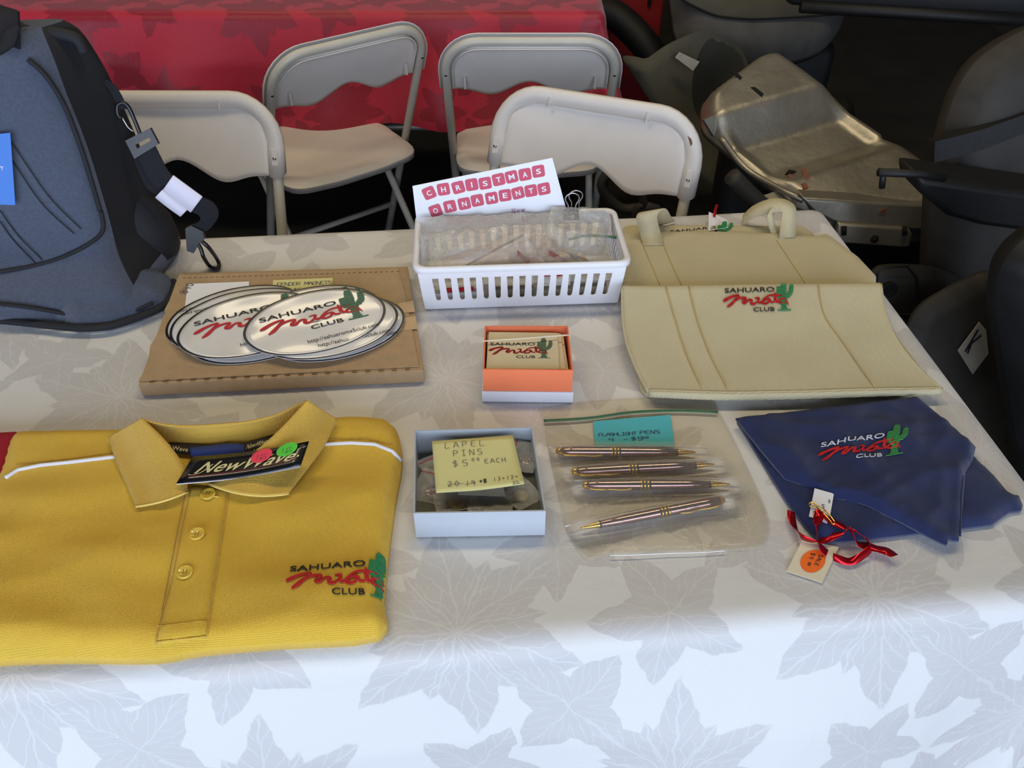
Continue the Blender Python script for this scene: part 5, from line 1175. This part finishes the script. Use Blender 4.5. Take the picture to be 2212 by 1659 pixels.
g4 = lambda u, v: g3(.66 - v, .66 - u * .0 - u, .0009)   # writing runs towards the viewer
def g5(u, v): return g3(.46 + v, .62 - u, .0009)
m_ = MB(); hand(m_, 'SALE', -.05, .14, .11, g5, .016, .8); hand(m_, '$4', -.05, -.08, .13, g5, .016, .85); hand(m_, '00', .22, -.03, .08, g5, .014, .6); m_.build('writing', 'ink', dt)

# ------------------------------------------------------------------ charcoal bag
bag = thing('travel_bag', 'charcoal heather travel bag with black trim standing at the left of the table', 'bag', (-.74, 1.13, ZT))
SL = [(0, 1.035, 1.225, -.455, .03), (.012, 1.024, 1.235, -.448, .03), (.035, 1.026, 1.24, -.447, .035), (.055, 1.045, 1.24, -.452, .045), (.075, 1.078, 1.24, -.458, .06), (.10, 1.088, 1.24, -.460, .055), (.15, 1.094, 1.238, -.463, .05), (.20, 1.102, 1.235, -.466, .048), (.25, 1.112, 1.232, -.470, .05), (.29, 1.122, 1.228, -.476, .055), (.33, 1.132, 1.225, -.480, .056), (.356, 1.142, 1.222, -.484, .056), (.368, 1.158, 1.212, -.496, .05)]
XL = -1.06
rows = []; NB = 72
SL = [(a, b, c, d + .022, e) for a, b, c, d, e in SL]
for z, yf, yb, xr, cut in SL:
    P = round_poly([Vector((XL + cut, yf)), Vector((xr - cut, yf)), Vector((xr, yb)), Vector((XL, yb))], [.03, .028, .03, .05], 6)
    PP = []
    for c4 in range(4):
        seg = P[c4 * 7:(c4 + 1) * 7]; nx = P[((c4 + 1) * 7) % 28]; PP += seg + [seg[-1].lerp(nx, q / 12) for q in range(1, 12)]
    NB = len(PP); row = []; c = Vector(((XL + xr) / 2, (yf + yb) / 2))
    for p in PP:
        nz = .009 * N3(p.x * 8, p.y * 8 + z * 10, 3) + .005 * N3(p.x * 18 + z * 9, z * 20, 7) + .003 * N3(p.x * 30 + z * 20, z * 30, 11); d = (p - c).normalized()
        row.append(Vector((p.x + d.x * nz, p.y + d.y * nz, ZT + z + .001)))
    rows.append(row)
mbg = MB().grid(rows, True); mbg.add(rows[-1], [tuple(range(NB))]); mbg.add(rows[0], [tuple(range(NB))[::-1]])
bo_ = mbg.build('bag_body', 'bag_fabric', bag, True, sub=1); GS = Surf(mbg); bo_.data.materials.append(M['bag_black'])
for f in bo_.data.polygons:
    col = min(f.vertices) % NB if len(f.vertices) == 4 else 0
    if 24 <= col <= 40 and f.center.z > .045: f.material_index = 1
def on_front(px, py, push=.006):
    p = GS.px(px, py, push); return p if p else PT(px, py, ZT + .022)
# black side gusset, collar and lower trim
sidep = [(60, 128), (100, 165), (140, 230), (175, 320), (200, 400), (216, 455)]
MB().tube(catmull([on_front(*p, .004) for p in sidep], 6), .0035, 8).build('front_piping', 'bag_black', bag, True)
MB().lathe([(-.036, 0), (-.035, .022), (-.025, .042), (0, .050), (.03, .048), (.06, .036), (.085, .018), (.095, 0)], RY(318, 520, 1.19), (-.10, .1, 1), 24).build('side_pocket', 'bag_black', bag, True)
tpz = catmull([RY(x, y, 1.185) for x, y in [(-40, 48), (20, 50), (60, 68), (120, 72), (165, 84), (182, 112)]], 5)
MB().tube(tpz, .008, 10).build('top_piping', 'bag_black', bag, True)
hd = [RY(-60, 110, 1.15), RY(-20, 60, 1.15), RY(30, 52, 1.16), RY(22, 95, 1.115), RY(0, 118, 1.112)]
ribbon([RY(-40, 40, 1.17), RY(0, 52, 1.165), RY(40, 64, 1.155)], .05, 'webbing', 'top_handle', bag, th=.006, wdir=[Vector((0, .6, .6))] * 3)
ribbon([RY(26, 62, 1.14), RY(14, 100, 1.118), RY(-12, 122, 1.112)], .022, 'webbing', 'handle_tab', bag, th=.004, wdir=[Vector((1, 0, .3))] * 3)
for q in ([(20, 300), (60, 360), (110, 430), (175, 495)], [(8, 318), (45, 375), (95, 445), (160, 505)], [(0, 455), (40, 510), (92, 562)], [(0, 478), (30, 520), (78, 570)]):
    MB().tube(catmull([on_front(*p, .0035) for p in q], 6), .0008, 6).build('stitch_line', 'bag_black', bag, True)
zl = [on_front(x, y, .004) for x, y in [(-20, 655), (60, 664), (130, 676), (200, 686), (260, 682), (330, 655)]]
MB().tube(catmull([on_front(*p, .002) for p in [(-20, 590), (60, 577), (130, 557), (190, 528), (222, 498), (218, 456)]], 6), .0032, 8).build('pocket_crease_dark', 'bag_black', bag, True)  # darkness of the crease under the panel's overhang, drawn in as a black tube
MB().tube(catmull(zl, 6), .0028, 8).build('base_zip', 'bag_black', bag, True)
fo = xy([(120, 640), (205, 565), (290, 545), (335, 590), (374, 606), (376, 618), (358, 655), (300, 682), (235, 702), (165, 706), (110, 690)], T + .012)
pillow(fo, .040, .05, ZT, .006, lambda x, y: .010 * N3(x * 16, y * 16, 5) + .006 * N3(x * 40, y * 30, 9), .25).build('corner_flap', 'bag_fabric', bag, True)
MB().tube(catmull([PT(x, y, ZT + .012) for x, y in [(374, 608), (377, 620), (358, 657), (300, 684), (235, 704), (165, 708), (80, 700), (0, 692), (-60, 690)]], 5), .0055, 8).build('base_trim', 'bag_black', bag, True)
# blue tag
bt_ = [on_front(-60, 295, .012), on_front(22, 287, .012), on_front(33, 443, .012), on_front(-60, 440, .012)]
bn_ = Vector((0, -1, .15)).normalized(); f_ = quad_fn(bt_[3], bt_[2], bt_[1], bt_[0], n=bn_)
tg = tag(panel_from(f_).build('luggage_tag', 'blue_tag', None, solid=.001), 'bright blue printed card tag on the front of the charcoal bag', 'tag')
m_ = MB(); put_text(m_, 'TY', (.655, .50, .78, .555), lambda u, v: f_(u, v, .001), .02); m_.build('print', 'paper', tg)
# shoulder strap with snap hooks hanging down to the table
sy = lambda py: 1.205 - (py - 180) / 400 * .065
Q = lambda x, y, d=0: RY(x, y, sy(y) + d)
ss = thing('shoulder_strap', 'black webbing strap with snap hooks hanging from the bag to the table', 'strap', PT(468, 580, ZT))
ribbon([Q(222, 172), Q(240, 186), Q(255, 210), Q(266, 236)], .012, 'webbing', 'strap_loop', ss, th=.002)
def hook(P, par, r=.0026): return MB().tube(catmull(P, 5), r, 8).build('snap_hook', 'black_plastic', par, True)
hook([Q(262, 256), Q(254, 246), Q(254, 228), Q(266, 222), Q(278, 232), Q(290, 258), Q(302, 288), Q(306, 302)], ss, .0030)
MB().tube(catmull([Q(264, 254), Q(276, 274), Q(288, 284)], 4), .0012, 6).build('hook_gate', 'steel', ss, True)
bu = [[Q(272, 303), Q(326, 276), Q(344, 310), Q(292, 342)], [Q(294, 312), Q(324, 296), Q(328, 303), Q(298, 320)]]
m_ = MB().grid([bu[0] + [bu[0][0]], bu[1] + [bu[1][0]]]); m_.build('slide_buckle', 'black_plastic', ss, solid=.008, soff=0)
ribbon([Q(311, 316), Q(326, 346), Q(342, 376), Q(362, 398)], .032, 'webbing', 'webbing', ss, th=.003, wdir=[Vector((.9, 0, .35))] * 4)
ribbon([Q(298, 326, .01), Q(312, 366, .012), Q(330, 400, .012), Q(350, 415, .01)], .020, 'webbing', 'webbing', ss, th=.003, wdir=[Vector((.9, 0, .35))] * 4)
ribbon([Q(362, 396, -.004), Q(392, 418, -.006), Q(425, 442, -.006)], .034, 'tag_white', 'care_tag', ss, th=.002, wdir=[Vector((.7, 0, .75))] * 3)
ribbon([Q(343, 418, -.002), Q(370, 440, -.003), Q(398, 460, -.003)], .018, 'tag_white', 'care_tag', ss, th=.002, wdir=[Vector((.7, 0, .6))] * 3)
ribbon([Q(422, 440), Q(446, 452), Q(452, 470), Q(436, 488), Q(424, 500)], .030, 'webbing', 'webbing', ss, th=.003, wdir=[Vector((.6, 0, .7)), Vector((.7, .2, .5)), Vector((.9, .2, .2)), Vector((.9, 0, -.1)), Vector((.9, 0, 0))])
MB().add([Q(402, 492), Q(415, 486), Q(440, 498), Q(443, 515), Q(430, 525), Q(420, 545), Q(405, 540)], [tuple(range(7))]).build('slide_buckle', 'black_plastic', ss, solid=.010, soff=0)
ta = PT(470, 574, ZT + .005)
MB().tube(catmull([Q(424, 520), Q(434, 538), Q(440, 556), PT(452, 574, ZT + .004), PT(464, 580, ZT + .004), PT(473, 576, ZT + .005), PT(470, 562, ZT + .008), Q(452, 536), Q(432, 518)], 5), .0032, 8).build('snap_hook', 'black_plastic', ss, True)
